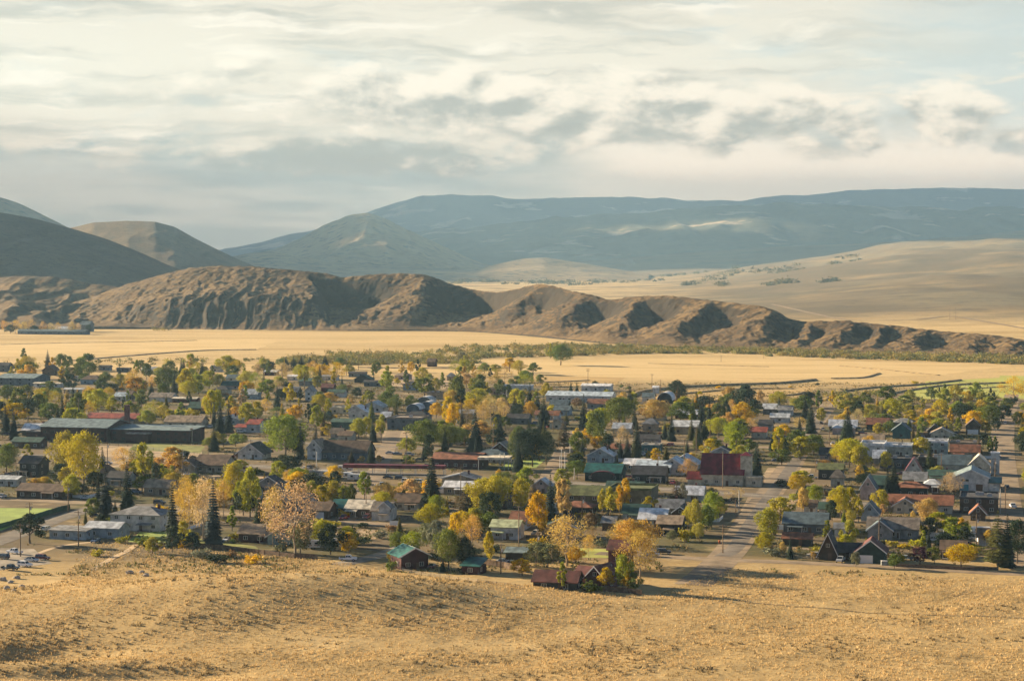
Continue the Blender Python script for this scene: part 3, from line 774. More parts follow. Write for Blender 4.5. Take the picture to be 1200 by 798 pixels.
def add_block(root, lx, ly, w, d, h, rise, style, wall, roof, oh=0.6, z0=0.0, wins=1, fr='white', door=None, garage=None, far=False, th=0.22):
    """One volume of a building: a wall mesh, a roof mesh and its openings."""
    hw, hd = w / 2, d / 2
    wm = M['w_' + wall]; rm = M['r_' + roof]
    b = MB()
    if style == 'gx':
        b.add([(-hw, -hd, 0), (hw, -hd, 0), (hw, hd, 0), (-hw, hd, 0), (-hw, -hd, h), (hw, -hd, h), (hw, hd, h), (-hw, hd, h), (-hw, 0, h + rise), (hw, 0, h + rise)],
              [(0, 1, 5, 4), (1, 2, 6, 9, 5), (2, 3, 7, 6), (3, 0, 4, 8, 7), (0, 3, 2, 1)])
    elif style == 'gy':
        b.add([(-hw, -hd, 0), (hw, -hd, 0), (hw, hd, 0), (-hw, hd, 0), (-hw, -hd, h), (hw, -hd, h), (hw, hd, h), (-hw, hd, h), (0, -hd, h + rise), (0, hd, h + rise)],
              [(0, 1, 5, 8, 4), (1, 2, 6, 5), (2, 3, 7, 9, 6), (3, 0, 4, 7), (0, 3, 2, 1)])
    else:
        b.box(-hw, hw, -hd, hd, 0, h)
    o = b.mesh('wall', wm)
    link('wall', o, root, (lx, ly, z0))
    r = MB()
    def slab(q):
        n = (Vector(q[1]) - Vector(q[0])).cross(Vector(q[2]) - Vector(q[0])).normalized() * th
        t_ = [tuple(Vector(p) + n) for p in q]
        k = len(q)
        r.add(list(q) + t_, [tuple(range(k))[::-1], tuple(range(k, 2 * k))] + [(i, (i + 1) % k, k + (i + 1) % k, k + i) for i in range(k)])
    g = 0.01
    if style == 'gx':
        s_ = rise / hd * oh
        slab([(-hw - oh, -hd - oh, h - s_ + g), (hw + oh, -hd - oh, h - s_ + g), (hw + oh, 0, h + rise + g), (-hw - oh, 0, h + rise + g)])
        slab([(hw + oh, hd + oh, h - s_ + g), (-hw - oh, hd + oh, h - s_ + g), (-hw - oh, 0, h + rise + g), (hw + oh, 0, h + rise + g)])
    elif style == 'gy':
        s_ = rise / hw * oh
        slab([(-hw - oh, hd + oh, h - s_ + g), (-hw - oh, -hd - oh, h - s_ + g), (0, -hd - oh, h + rise + g), (0, hd + oh, h + rise + g)])
        slab([(hw + oh, -hd - oh, h - s_ + g), (hw + oh, hd + oh, h - s_ + g), (0, hd + oh, h + rise + g), (0, -hd - oh, h + rise + g)])
    elif style == 'hip':
        k = min(hd, hw * 0.7)
        A_ = [(-hw - oh, -hd - oh, h + g), (hw + oh, -hd - oh, h + g), (hw + oh, hd + oh, h + g), (-hw - oh, hd + oh, h + g), (-hw + k, 0, h + rise), (hw - k, 0, h + rise)]
        B_ = [(p[0], p[1], p[2] + th) for p in A_]
        r.add(A_ + B_, [(0, 3, 2, 1), (6, 7, 11, 10), (8, 9, 10, 11), (7, 8, 11), (9, 6, 10), (0, 1, 7, 6), (1, 2, 8, 7), (2, 3, 9, 8), (3, 0, 6, 9)])
    elif style == 'shed':
        slab([(-hw - oh, -hd - oh, h + g), (hw + oh, -hd - oh, h + g), (hw + oh, hd + oh, h + rise + g), (-hw - oh, hd + oh, h + rise + g)])
    elif style == 'arch':
        n = 10
        pts = [(-hw * math.cos(math.pi * i / n) * 1.04, h + rise * math.sin(math.pi * i / n) + 0.02) for i in range(n + 1)]
        for i in range(n):
            (xa, za), (xb, zb) = pts[i], pts[i + 1]
            slab([(xa, hd + 0.3, za), (xa, -hd - 0.3, za), (xb, -hd - 0.3, zb), (xb, hd + 0.3, zb)])
        e_ = [(x, -hd, z) for x, z in pts]; f_ = [(x, hd, z) for x, z in pts]
        link('end_wall', MB().add(e_, [tuple(range(n + 1))]).add(f_, [tuple(range(n + 1))[::-1]]).mesh('end_wall', wm), root, (lx, ly, z0))
    elif style == 'flat':
        r.box(-hw - 0.15, hw + 0.15, -hd - 0.15, hd + 0.15, h + g, h + 0.12)
        for (x0, x1, y0, y1) in ((-hw - 0.2, hw + 0.2, -hd - 0.2, -hd + 0.15), (-hw - 0.2, hw + 0.2, hd - 0.15, hd + 0.2), (-hw - 0.2, -hw + 0.15, -hd + 0.15, hd - 0.15), (hw - 0.15, hw + 0.2, -hd + 0.15, hd - 0.15)):
            r.box(x0, x1, y0, y1, h + 0.12, h + 0.12 + rise)
    elif style == 'pyr':
        r.add([(-hw - oh, -hd - oh, h + g), (hw + oh, -hd - oh, h + g), (hw + oh, hd + oh, h + g), (-hw - oh, hd + oh, h + g), (0, 0, h + rise)], [(0, 3, 2, 1), (0, 1, 4), (1, 2, 4), (2, 3, 4), (3, 0, 4)])
    ro = link('roof', r.mesh('roof', rm), root, (lx, ly, z0))
    if style == 'gy' and not far and rise > 1.5:
        tb = MB(); s_ = rise / hw * oh
        for q in (-1, 1):
            a_ = Vector((q * (hw + oh), -hd - oh - 0.03, h - s_ - 0.12)); b_ = Vector((0, -hd - oh - 0.03, h + rise - 0.12))
            tb.add([a_, b_, b_ + Vector((0, 0, 0.42)), a_ + Vector((0, 0, 0.42)), a_ + Vector((0, 0.02, 0)), b_ + Vector((0, 0.02, 0)), b_ + Vector((0, 0.02, 0.42)), a_ + Vector((0, 0.02, 0.42))],
                   [(0, 1, 2, 3), (7, 6, 5, 4), (3, 2, 6, 7), (0, 4, 5, 1)])
        link('gable_trim', tb.mesh('gable_trim', M['door_white']), ro)
    # openings on the front and the two ends
    if wins:
        storeys = 2 if h > 5.2 else 1
        for s_ in range(storeys):
            zc = z0 + (1.55 if h < 3.6 else 1.7) + s_ * 2.9
            if zc + 0.7 > z0 + h: continue
            n = max(1, int(w / (4.2 if not far else 6.0)))
            n = min(n, 9)
            for i in range(n):
                fx = -hw + w * (i + 0.5) / n
                if garage and s_ == 0 and abs(fx - garage[0]) < garage[1] / 2 + 0.6: continue
                if door and s_ == 0 and abs(fx - door[0]) < 1.1: continue
                add_window(root, lx + fx, ly - hd - 0.01, zc, 1.5 if n < 7 else 1.8, 1.25, 0, fr, far)
            if not far and d > 6:
                add_window(root, lx + hw + 0.01, ly - hd * 0.3, zc, 1.3, 1.2, math.pi / 2, fr, far)
                add_window(root, lx - hw - 0.01, ly - hd * 0.3, zc, 1.3, 1.2, -math.pi / 2, fr, far)
        if style == 'gy' and rise > 2.4 and not far:
            add_window(root, lx, ly - hd - 0.01, z0 + h + rise * 0.35, 1.1, 1.1, 0, fr, far)
    if door:
        link('door', DOOR[door[1]], root, (lx + door[0], ly - hd - 0.005, z0), (0, 0, 0), (1.1, 1, 2.15))
    if garage:
        link('garage_door', GDOOR[garage[2]], root, (lx + garage[0], ly - hd - 0.005, z0), (0, 0, 0), (garage[1], 1, 2.5))
    return ro

def building(name, label, short, cat, px, py, wpx, d, h, rise, style, wall, roof, yaw=None, wins=1, fr='white', door=0, garage=None, chim=None, group=None, oh=0.6, htot=None):
    p = at(px, py)
    s_ = (p.y) / F
    yw = YAW if yaw is None else R(yaw)
    w = wpx * s_
    root = bpy.data.objects.new(name, None)
    fx = Vector((math.cos(yw), math.sin(yw))); fy = Vector((-math.sin(yw), math.cos(yw)))
    cpos = Vector((p.x, p.y)) + fy * (d / 2)
    z = min(float(gh(cpos.x + a_, cpos.y + b_)) for a_ in (-w / 2, 0, w / 2) for b_ in (-d / 2, d / 2))
    root.location = (cpos.x, cpos.y, z - 0.02); root.rotation_euler = (0, 0, yw)
    C.objects.link(root)
    tag(root, label, cat, group)
    far = p.y > 1050
    if door == 0 and not far and not garage: door = (w * 0.12, 'door_brown')
    if door == 0: door = None
    if w > 0.1 and wall:
        ro = add_block(root, 0, 0, w, d, h, rise, style, wall, roof, oh, 0.0, wins, fr, door, garage, far)
        if chim is not None:
            zc = h + rise * 0.6
            b = MB().box(-0.4, 0.4, -0.4, 0.4, -1.2, rise * 0.4 + 1.1)
            ch = link('chimney', b.mesh('chimney', M['chimney_brick']), ro, (w * chim, d * 0.12, zc))
        elif not far and style in ('gx', 'hip', 'gy'):
            b = MB().tube((0, 0, -0.6), (0, 0, 0.8), 0.12, 0.12, 6)
            link('vent_pipe', b.mesh('vent_pipe', M['pipe_grey']), ro, (w * 0.18, d * 0.18, h + rise * 0.64))
    if wall and not far and style in ('gx', 'hip') and cat == 'house' and rng.random() < 0.6:
        pw = min(w * 0.45, 5.0); pxo = rng.choice([-0.22, 0.0, 0.22]) * w
        po = link('porch', MB().box(-pw / 2, pw / 2, -2.3, -0.02, 0.0, 0.35).mesh('porch', M['fence_grey0']), root, (pxo, -d / 2, 0))
        link('porch_roof', MB().add([(-pw / 2 - .2, -2.6, 2.35), (pw / 2 + .2, -2.6, 2.35), (pw / 2 + .2, -0.05, 2.75), (-pw / 2 - .2, -0.05, 2.75), (-pw / 2 - .2, -2.6, 2.5), (pw / 2 + .2, -2.6, 2.5), (pw / 2 + .2, -0.05, 2.9), (-pw / 2 - .2, -0.05, 2.9)],
             [(0, 3, 2, 1), (4, 5, 6, 7), (0, 1, 5, 4), (1, 2, 6, 5), (2, 3, 7, 6), (3, 0, 4, 7)]).mesh('porch_roof', M['r_' + roof]), po)
        for sx_ in (-1, 1): link('porch_post', MB().box(-.09, .09, -.09, .09, 0.35, 2.36).mesh('porch_post', M['trim_white']), po, (sx_ * (pw / 2 - .2), -2.2, 0))
    if wall and style == 'flat':
        for i_ in range(rng.randint(1, 3)):
            link('roof_unit', MB().box(-0.9, 0.9, -0.7, 0.7, 0.13, 1.2).box(-0.6, 0.6, -0.5, 0.5, 1.2, 1.35).mesh('roof_unit', M['pipe_grey']), ro, (rng.uniform(-.35, .35) * w, rng.uniform(-.3, .3) * d, h))
    rad_ = math.hypot(w, d) / 2
    FOOT.append((cpos.x, cpos.y, rad_, px, py, wpx, (htot or (h + rise)) / s_, w, d, yw))
    LAND.append((px, py - 0.4 * (h + rise) / s_, short))
    root['_w'] = w
    return root

def H(*a, **k): return building('house', *a[:2], 'house', *a[2:], **k)
def loc(o): return o

# --- west side -----------------------------------------------------
building('warehouse', 'long metal warehouse with a pale teal roof at the western edge of town', 'pale-teal-roofed warehouse', 'warehouse', 18, 452, 48, 26, 5.5, 2.4, 'gx', 'slate', 'paleteal')
H('dark grey two-storey house among bushes behind the teal-roofed warehouse', 'dark grey western house', 4, 436, 12, 8, 5.4, 2, 'gx', 'slate', 'dark')
H('dark brown house with a steep roof beyond the teal-roofed warehouse', 'steep brown house', 57, 440, 16, 9, 4, 4, 'gy', 'brown', 'brown')
building('trailer_home', 'dark-roofed trailer home standing alone in the dry meadow north of the trees', 'lone meadow trailer', 'trailer', 122, 434, 14, 5, 3, 1.2, 'gx', 'grey', 'dark')
building('trailer_home', 'long low dark trailer home beside the lone meadow trailer', 'low meadow trailer', 'trailer', 144, 436, 16, 5, 2.6, 0.8, 'gx', 'slate', 'dark')
building('trailer_home', 'small white trailer home behind the sage-grey trees', 'small white trailer', 'trailer', 93, 447, 11, 5, 3, 0.8, 'gx', 'white', 'grey')
building('trailer_home', 'long white trailer with a cream roof just right of the teal-roofed warehouse', 'cream-roofed trailer', 'trailer', 55, 454, 34, 6, 2.8, 0.6, 'gx', 'white', 'cream')
building('trailer_home', 'pale trailer home with a silver roof below the sage-grey trees', 'silver-roofed trailer', 'trailer', 86, 461, 24, 6, 2.8, 0.7, 'gx', 'cream', 'silver')
H('small white house with a pale blue roof above the school chimney', 'pale-blue-roofed cottage', 140, 470, 13, 8, 3.2, 2.2, 'gx', 'white', 'blue')
H('white ranch house with a taupe roof and bright white gable end', 'white ranch house', 188, 471, 28, 10, 3.2, 2.4, 'gx', 'white', 'taupe')
building('trailer_home', 'long rust-striped trailer home right of the white ranch house', 'rust-striped trailer', 'trailer', 216, 472, 30, 6, 2.7, 0.7, 'gx', 'maroon', 'pink' if False else 'cream')
building('trailer_home', 'second long trailer with a tan roof in front of the rust-striped trailer', 'tan-roofed trailer', 'trailer', 222, 480, 26, 6, 2.7, 0.7, 'gx', 'tan', 'tan')
H('long low house under an orange red roof behind the brick school', 'orange-roofed house behind the school', 129, 497, 62, 14, 3.4, 2.2, 'gx', 'tan', 'orange')
H('cream house with a long tan roof and a white gable end right of the school', 'tan-roofed cream house', 214, 501, 46, 11, 3.2, 3, 'gx', 'cream', 'tan')
r_ = H('white house with a bright orange roof and a lower orange porch', 'white orange-roofed house', 296, 507, 15, 12, 4.6, 2, 'gx', 'white', 'orange')
add_block(r_, -6.5, -1, 7, 8, 2.8, 1.2, 'gx', 'white', 'orange', wins=0, far=True)
H('grey two-storey house with a white side among yellow trees in the northwest', 'grey northwest house', 271, 452, 13, 9, 5.4, 2.4, 'gx', 'white', 'slate')
H('low dark-roofed house behind the yellow trees near the meadow', 'low dark meadow house', 252, 436, 12, 8, 3.2, 2, 'gx', 'white', 'dark')
r_ = H('cream house with two dark brown roofs above the gold trees', 'cream twin-roofed house', 246, 554, 36, 14, 3.8, 3.4, 'gx', 'cream', 'brown', oh=1.0)
add_block(r_, -9.5, -4.5, 8, 12, 3.2, 2.6, 'gy', 'cream', 'brown', oh=0.9)
H('white-gabled house with a dark roof beside the big bright green tree', 'white-gabled dark house', 293, 538, 30, 12, 3, 4.2, 'gy', 'white', 'dark', oh=1.0)
H('dark two-storey house tucked behind two narrow green trees on the west side', 'dark two-storey west house', 34, 559, 24, 10, 6, 2.6, 'gx', 'dark', 'dark', fr='white')
building('trailer_home', 'white trailer with a silver roof left of the long brown house', 'silver west trailer', 'trailer', 8, 570, 26, 8, 3, 1.0, 'gx', 'white', 'silver')
H('long low brown house with white porch posts by the playing field', 'long brown house', 46, 584, 58, 11, 3, 2.2, 'gx', 'brown', 'brown')
r_ = H('white split-level house with a grey hip roof and a green front lawn', 'white split-level house', 158, 622, 62, 13, 5.4, 2.2, 'hip', 'white', 'grey', chim=0.3)
r_ = building('garage', 'pale blue-white garage block beside the road and playing field', 'pale blue garage', 'garage', 79, 632, 46, 8, 2.9, 0.5, 'shed', 'blue', 'grey', wins=1, door=None)
add_block(r_, 9.5, 6.5, 12, 9, 3.4, 1.5, 'gx', 'blue', 'silver', wins=1)
r_ = H('brown brick house with a tan roof and small green-white front gable', 'brown brick house', 304, 636, 52, 11, 3, 2.4, 'gx', 'brick', 'tan')
add_block(r_, 7.5, -4.6, 7, 8, 2.8, 2.2, 'gy', 'paleteal', 'brown', oh=0.8)
r_ = H('brown house with a brown roof and a white garage door', 'brown garage-fronted house', 373, 608, 25, 10, 3.2, 2.4, 'gx', 'brown', 'brown', garage=(0.5, 3.2, 'door_white'))
r_ = H('dark house with a teal and cream roof behind a yellow shrub', 'teal-and-cream-roofed house', 419, 606, 30, 11, 3.2, 2.4, 'gx', 'brown', 'cream')
add_block(r_, -7.2, 0.4, 6, 10, 3.2, 2.4, 'gx', 'dark', 'teal', wins=0)
r_ = H('pale grey-white house with a white dormer gable right of the teal-and-cream roof', 'dormered white house', 446, 610, 22, 9, 3.6, 2.6, 'gx', 'white', 'taupe')
add_block(r_, 1.6, -3.4, 4, 4, 5.0, 1.8, 'gy', 'white', 'grey', wins=0)
H('low white house with a brown roof and bright gable, left of the tall spruce', 'brown-roofed white house', 476, 598, 30, 10, 3.2, 2.6, 'gx', 'white', 'brown')
r_ = H('dark red house with a teal metal roof and white window at the meadow edge', 'dark red teal-roofed house', 486, 667, 34, 9, 4.4, 2.2, 'gy', 'red', 'teal', yaw=24, oh=0.9)
building('shed', 'small open-fronted shed with a teal roof and white corner posts', 'small teal-roofed shed', 'shed', 551, 673, 21, 6.5, 2.6, 1.6, 'shed', 'red', 'teal', yaw=-20, wins=1, door=None)
H('white cottage with a pale green roof behind the wooden board fence', 'pale-green-roofed cottage', 591, 632, 33, 9, 4.2, 1.8, 'gx', 'white', 'palegreen')
building('carport', 'low carport with a pale teal roof beside the board fence', 'teal carport', 'carport', 604, 657, 24, 8, 2.6, 1.0, 'gx', 'dark', 'paleteal', wins=0, door=None)
H('small brown-roofed house with a white gable behind the carport', 'small white-gabled brown house', 606, 621, 18, 10, 3.2, 2.6, 'gx', 'white', 'rust')
H('small pale blue house with a cream roof under the bright yellow tree', 'cream-roofed blue house', 639, 607, 18, 8, 3, 1.8, 'gx', 'blue', 'cream')
# --- motel, barns, church ------------------------------------------
r_ = building('motel', 'long two-storey olive motel with a green mansard roof behind gold trees', 'olive motel', 'motel', 690, 598, 56, 14, 5.6, 2.8, 'gx', 'olive', 'olive', wins=1)
add_block(r_, 15.6, -1.0, 16, 16, 8.2, 0.7, 'flat', 'olive', 'olive', wins=1)
H('dark house with a flat tan roof left of the tall yellow-green poplars', 'tan-roofed dark house', 784, 628, 28, 9, 4.2, 2.2, 'gx', 'dark', 'tan')
H('low dark house with a dark gable behind the tan-roofed dark house', 'low dark gabled house', 797, 612, 24, 9, 3, 2.6, 'gy', 'brown', 'dark')
building('shed', 'small wooden shed with a grey roof between the gold trees', 'grey-roofed wooden shed', 'shed', 713, 622, 15, 6, 3, 1.6, 'gx', 'brown', 'grey', wins=0)
building('barn', 'long low barn with a rusty red-brown roof at the meadow edge', 'rust-roofed long barn', 'barn', 650, 689, 52, 9, 2.8, 2.4, 'gx', 'dark', 'maroon')
r_ = building('barn', 'maroon barn with a slanting gabled roof beside the rusty long barn', 'maroon gabled barn', 'barn', 697, 689, 26, 12, 3.6, 3.2, 'gy', 'maroon', 'maroon', yaw=-30)
add_block(r_, -6, 5, 9, 8, 3.0, 1.8, 'gx', 'maroon', 'maroon', wins=0)
building('barn', 'tall maroon barn with one white loft window behind the yellow tree', 'tall maroon barn', 'barn', 724, 673, 23, 9, 7.4, 2.2, 'gx', 'maroon', 'maroon', wins=1)
r_ = building('church', 'cream church with a steep crimson roof and a square bell tower', 'crimson-roofed church', 'church', 846, 569, 50, 13, 5.0, 7.6, 'gx', 'cream', 'crimson', wins=1, fr='white', htot=18, oh=0.5)
add_block(r_, 9.6, -3.0, 4.4, 4.6, 12.4, 1.6, 'pyr', 'cream', 'crimson', wins=0, oh=0.3)
add_block(r_, 13.2, -5.2, 6.0, 5.0, 3.6, 0.4, 'flat', 'cream', 'cream', wins=1)
add_block(r_, -11.4, -3.5, 5.5, 6.0, 2.8, 2.4, 'gx', 'cream', 'red', wins=0)
r_ = building('shop', 'dark shop with a bright teal roof and a curved red canopy by the highway', 'teal-roofed shop', 'shop', 706, 564, 42, 13, 3.8, 3.0, 'gx', 'dkgreen', 'teal')
add_block(r_, 0.5, -7.8, 9, 3, 2.8, 1.6, 'arch', 'dark', 'crimson', wins=0)
r_ = building('metal_building', 'white metal building with a pale blue roof left of the crimson-roofed church', 'pale blue metal building', 'warehouse', 765, 557, 40, 12, 3.6, 2.2, 'gx', 'blue', 'blue', wins=0, door=None)
add_block(r_, 7.8, 3.5, 9, 12, 4.4, 2.8, 'gy', 'white', 'blue', wins=1)
H('house with a bright white-edged gable behind the pale blue metal building', 'white-edged gable house', 800, 551, 32, 12, 3, 3.4, 'gy', 'paleteal', 'silver', oh=1.0)
building('shop', 'small cream-topped shop with teal walls under the brown spruce', 'cream-topped teal shop', 'shop', 762, 531, 21, 9, 3.8, 0.5, 'flat', 'teal', 'cream')
H('grey house with a pale grey roof and tan porch among spruces', 'pale-grey-roofed house', 802, 509, 30, 14, 4.2, 2.6, 'gx', 'tan', 'silver')
H('small house with a red roof behind the round bright green tree', 'red-roofed house behind round tree', 889, 513, 17, 9, 3.2, 2, 'gx', 'cream', 'orange')
building('warehouse', 'long white warehouse with a white-blue roof at the edge of the hay field', 'long white warehouse', 'warehouse', 678, 471, 78, 16, 4, 2.2, 'gx', 'white', 'blue')
building('warehouse', 'flat white storage building left of the long white warehouse', 'flat white storage', 'warehouse', 605, 459, 34, 10, 4, 0.5, 'flat', 'white', 'white')
building('warehouse', 'small white-roofed storage building behind the long white warehouse', 'back white storage', 'warehouse', 698, 459, 34, 12, 4, 1.2, 'gx', 'white', 'white')
building('quonset_hut', 'white arched storage hut with a dark open end beside the field', 'white arched hut', 'storage hut', 779, 473, 17, 14, 2.0, 5.0, 'arch', 'dark', 'white', wins=0, door=None)
building('shed', 'tiny white shed standing out in front of the field embankment', 'tiny white field shed', 'shed', 768, 461, 6, 5, 4, 1, 'gx', 'white', 'white', wins=0)
H('dark slate-roofed house at the north end of the centre street', 'north slate house', 759, 471, 13, 9, 3.4, 2.2, 'gx', 'white', 'slate')
# --- centre north --------------------------------------------------
building('trailer_home', 'dark blue trailer home beside the thicket at the meadow edge', 'dark blue meadow trailer', 'trailer', 418, 442, 20, 6, 3.2, 1, 'gx', 'slate', 'dark')
building('trailer_home', 'dark flat-roofed trailer home in the bare lot', 'dark bare-lot trailer', 'trailer', 437, 453, 22, 6, 3.4, 1, 'gx', 'slate', 'dark')
building('trailer_home', 'white trailer home under the tan thin trees', 'white trailer under tan trees', 'trailer', 345, 446, 18, 6, 3.2, 1, 'gx', 'white', 'white')
building('trailer_home', 'white trailer home left of the narrow pale tree', 'white trailer by pale tree', 'trailer', 386, 446, 18, 6, 3.2, 1, 'gx', 'white', 'grey')
building('trailer_home', 'pale trailer with dark red siding further left under tan trees', 'dark red sided trailer', 'trailer', 317, 440, 15, 6, 3, 1, 'gx', 'red', 'white')
H('narrow white two-storey house beside dark spruces', 'narrow white house', 362, 470, 9, 8, 6.6, 2.6, 'gy', 'white', 'grey')
H('dark red house hidden among yellow-green trees', 'hidden dark red house', 383, 460, 14, 8, 3.6, 2.2, 'gx', 'maroon', 'maroon')
building('shop', 'low cream building with a flat pale roof left of the white gables', 'flat cream building', 'shop', 398, 485, 24, 10, 3.6, 0.5, 'flat', 'cream', 'cream')
H('white house with a front gable and bright left wall', 'bright white gabled house', 417, 487, 18, 10, 3.4, 2.6, 'gy', 'white', 'white')
H('white house with a broad chevron gable roof', 'chevron-gabled white house', 436, 483, 26, 12, 3, 3.4, 'gy', 'white', 'silver')
H('low house with dull green walls below the flat cream building', 'dull green house', 400, 503, 25, 9, 4.0, 1.4, 'gx', 'green', 'green')
H('pale cream house with a brown roof right of the dull green house', 'pale brown-roofed house', 404, 517, 16, 8, 3, 1.8, 'gx', 'cream', 'brown')
building('shop', 'large dark flat-roofed shop with teal windows beside the bare lot', 'large dark flat shop', 'shop', 473, 504, 40, 18, 6.2, 0.6, 'flat', 'slate', 'taupe')
building('shop', 'flat grey-brown shed building in the bare northern lot', 'grey-brown north building', 'shop', 510, 468, 20, 9, 4, 0.7, 'flat', 'tan', 'taupe')
for q, (x, y, w, lab, sh) in enumerate([(484, 483, 15, 'white arched storage hut nearest the large dark shop', 'first arched hut'), (500, 480, 15, 'white arched storage hut right of the first hut, by the yellow trees', 'second arched hut'),
                                  (497, 474, 16, 'wide white arched storage hut behind the other two huts', 'rear arched hut')]):
    building('quonset_hut', lab, sh, 'storage hut', x, y, w, 12, 1.6, 3.2, 'arch', 'slate', 'white', wins=0, door=None)
r_ = building('hall', 'dark hall with a brown roof and a white gabled front with a round window', 'white-fronted dark hall', 'hall', 402, 539, 56, 14, 3.8, 4.6, 'gx', 'slate', 'brown')
add_block(r_, -13.5, -3.4, 6.4, 11, 5.6, 3.6, 'gy', 'white', 'tan', wins=1)
r_ = building('shop', 'long dark red brick shop with an orange-brown roof by the highway', 'red brick highway shop', 'shop', 534, 549, 58, 16, 4.2, 2.2, 'gx', 'brick', 'rust')
H('brown house with an arched white-edged roof behind the filling-station canopy', 'arched-roof brown house', 586, 536, 20, 11, 4, 3, 'gy', 'brick', 'taupe', oh=0.9)
H('low house with a flat dark roof under the tall centre spruces', 'low dark centre house', 606, 497, 26, 9, 3.4, 2, 'gx', 'slate', 'dark')
H('blue-grey house with a brown roof behind the park trees', 'blue-grey park house', 658, 487, 18, 9, 3.4, 2.2, 'gx', 'blue', 'slate')
H('tan-roofed cottage with a bright gable behind the park', 'tan park cottage', 652, 503, 16, 8, 3, 2.4, 'gy', 'cream', 'tan')
H('pink-brown low building right of the yellow-gold trees', 'pink-brown building', 585, 463, 22, 9, 3.6, 0.6, 'flat', 'pink', 'tan')
# --- east side -----------------------------------------------------
H('white house with a silver roof at the north end of the main street', 'silver-roofed north house', 903, 486, 18, 10, 3.6, 2.6, 'gx', 'slate', 'silver')
H('grey house with a dark roof behind the gold tree by the main street', 'dark-roofed main street house', 897, 505, 15, 9, 3.4, 2.4, 'gx', 'grey', 'dark')
H('low white house with a grey roof at the top of the main street', 'grey-roofed top house', 920, 487, 16, 9, 3.4, 2.2, 'gx', 'white', 'grey')
building('shop', 'flat white shop with a dark sunken roof panel beside the tall spruce', 'dark-panelled white shop', 'shop', 1022, 537, 28, 18, 6.0, 0.9, 'flat', 'white', 'white')
building('shop', 'long flat white shop in the row right of the dark-panelled shop', 'long flat white shop', 'shop', 1052, 535, 32, 14, 4.6, 0.9, 'flat', 'cream', 'white')
building('shop', 'flat shop with a pale blue-white front behind the narrow brown spruce', 'pale blue fronted shop', 'shop', 1092, 532, 36, 14, 5.4, 0.9, 'flat', 'paleteal', 'white')
building('shop', 'flat cream shop at the east end of the row of flat roofs', 'east cream shop', 'shop', 1131, 531, 36, 12, 4.6, 0.7, 'flat', 'cream', 'tan')
building('shop', 'long dark flat-roofed building in front of the row of white shops', 'long dark flat building', 'shop', 1053, 549, 44, 12, 4, 0.5, 'flat', 'slate', 'dark')
building('shop', 'dark brown flat-roofed building left of the stone chapel', 'brown flat building', 'shop', 1094, 549, 34, 12, 4.6, 0.5, 'flat', 'brown', 'taupe')
H('teal house with a white-edged double gable behind the white shops', 'teal double-gabled house', 1056, 514, 20, 12, 4.4, 3.2, 'gy', 'teal', 'slate', oh=0.9)
H('dark brown house with a white-edged gable right of the teal gabled house', 'white-edged brown house', 1095, 512, 16, 10, 3.2, 3, 'gy', 'brown', 'dark', oh=0.9)
H('brown house with a white garage in front, beneath the dark round trees', 'brown house with white garage', 1140, 509, 16, 10, 4.6, 3.2, 'gy', 'brown', 'brown', garage=(0, 5.5, 'door_white'))
r_ = building('chapel', 'pale stone chapel with an arched dark doorway and small square tower', 'pale stone chapel', 'chapel', 1118, 556, 36, 12, 4.4, 3.6, 'gx', 'cream', 'slate')
add_block(r_, 10.5, -1.5, 9, 10, 4.4, 4.2, 'gy', 'cream', 'cream', wins=0, oh=0.3)
add_block(r_, 17.2, 1.0, 3.6, 3.6, 9.0, 0.5, 'flat', 'white', 'white', wins=1)
n_ = 9
ar = [(-1.3, -0.03, 0), (1.3, -0.03, 0)] + [(1.3 * math.cos(math.pi * i / n_), -0.03, 2.4 + 1.3 * math.sin(math.pi * i / n_)) for i in range(n_ + 1)]
link('arched_door', MB().add(ar, [tuple(range(len(ar)))]).mesh('arched_door', M['door_brown']), r_, (10.5, -6.53, 0))
r_ = building('fire_hall', 'white hall with a teal side roof and teal garage doors on the east street', 'white teal-doored hall', 'hall', 1138, 575, 40, 18, 5.4, 3.0, 'gy', 'white', 'paleteal', wins=0, garage=(-2.8, 3.6, 'door_teal'), door=None)
link('garage_door', GDOOR['door_brown'], r_, (3.2, -9.005, 0), (0, 0, 0), (2.6, 1, 2.7))
add_window(r_, -2.4, -9.01, 4.2, 3.4, 1.0, 0)
add_block(r_, 9.2, 0, 4.4, 17.5, 3.4, 1.4, 'gx', 'white', 'teal', wins=0)
H('cream cottage with a grey roof and a red car port beside a lawn', 'cream grey-roofed cottage', 1072, 570, 26, 9, 3, 2.6, 'gx', 'cream', 'grey')
H('red and white steep-gabled house behind the cream grey-roofed cottage', 'red steep-gabled house', 1070, 557, 15, 9, 3, 4.2, 'gy', 'white', 'red', oh=0.8)
H('pale hip-roofed bungalow with a brick porch left of the white hall', 'pale hip bungalow', 1092, 577, 17, 9, 3, 1.8, 'hip', 'brick', 'silver')
r_ = H('long cream house with a rust-brown roof and a front gable', 'long rust-roofed house', 1078, 601, 74, 12, 3.2, 2.8, 'gx', 'cream', 'rust')
add_block(r_, -5.2, -6.6, 8.5, 6, 3.0, 2.6, 'gy', 'cream', 'rust', oh=0.8)
building('shop', 'large dark brown building with a low flat roof on the east street', 'large dark brown building', 'shop', 1147, 602, 44, 20, 5.4, 0.6, 'flat', 'brown', 'dark')
building('pavilion', 'small pavilion with an orange-edged gable in front of the dark brown building', 'orange-edged pavilion', 'pavilion', 1146, 610, 17, 6, 2.8, 2.6, 'gy', 'brown', 'rust')
H('tall pinkish white gabled house left of the green roof', 'pinkish gabled house', 1017, 586, 18, 10, 4.6, 4.6, 'gy', 'pink', 'slate')
H('pale blue house with a white gable and white van beside it', 'pale blue gabled house', 1019, 611, 20, 9, 3.2, 3.4, 'gy', 'blue', 'slate')
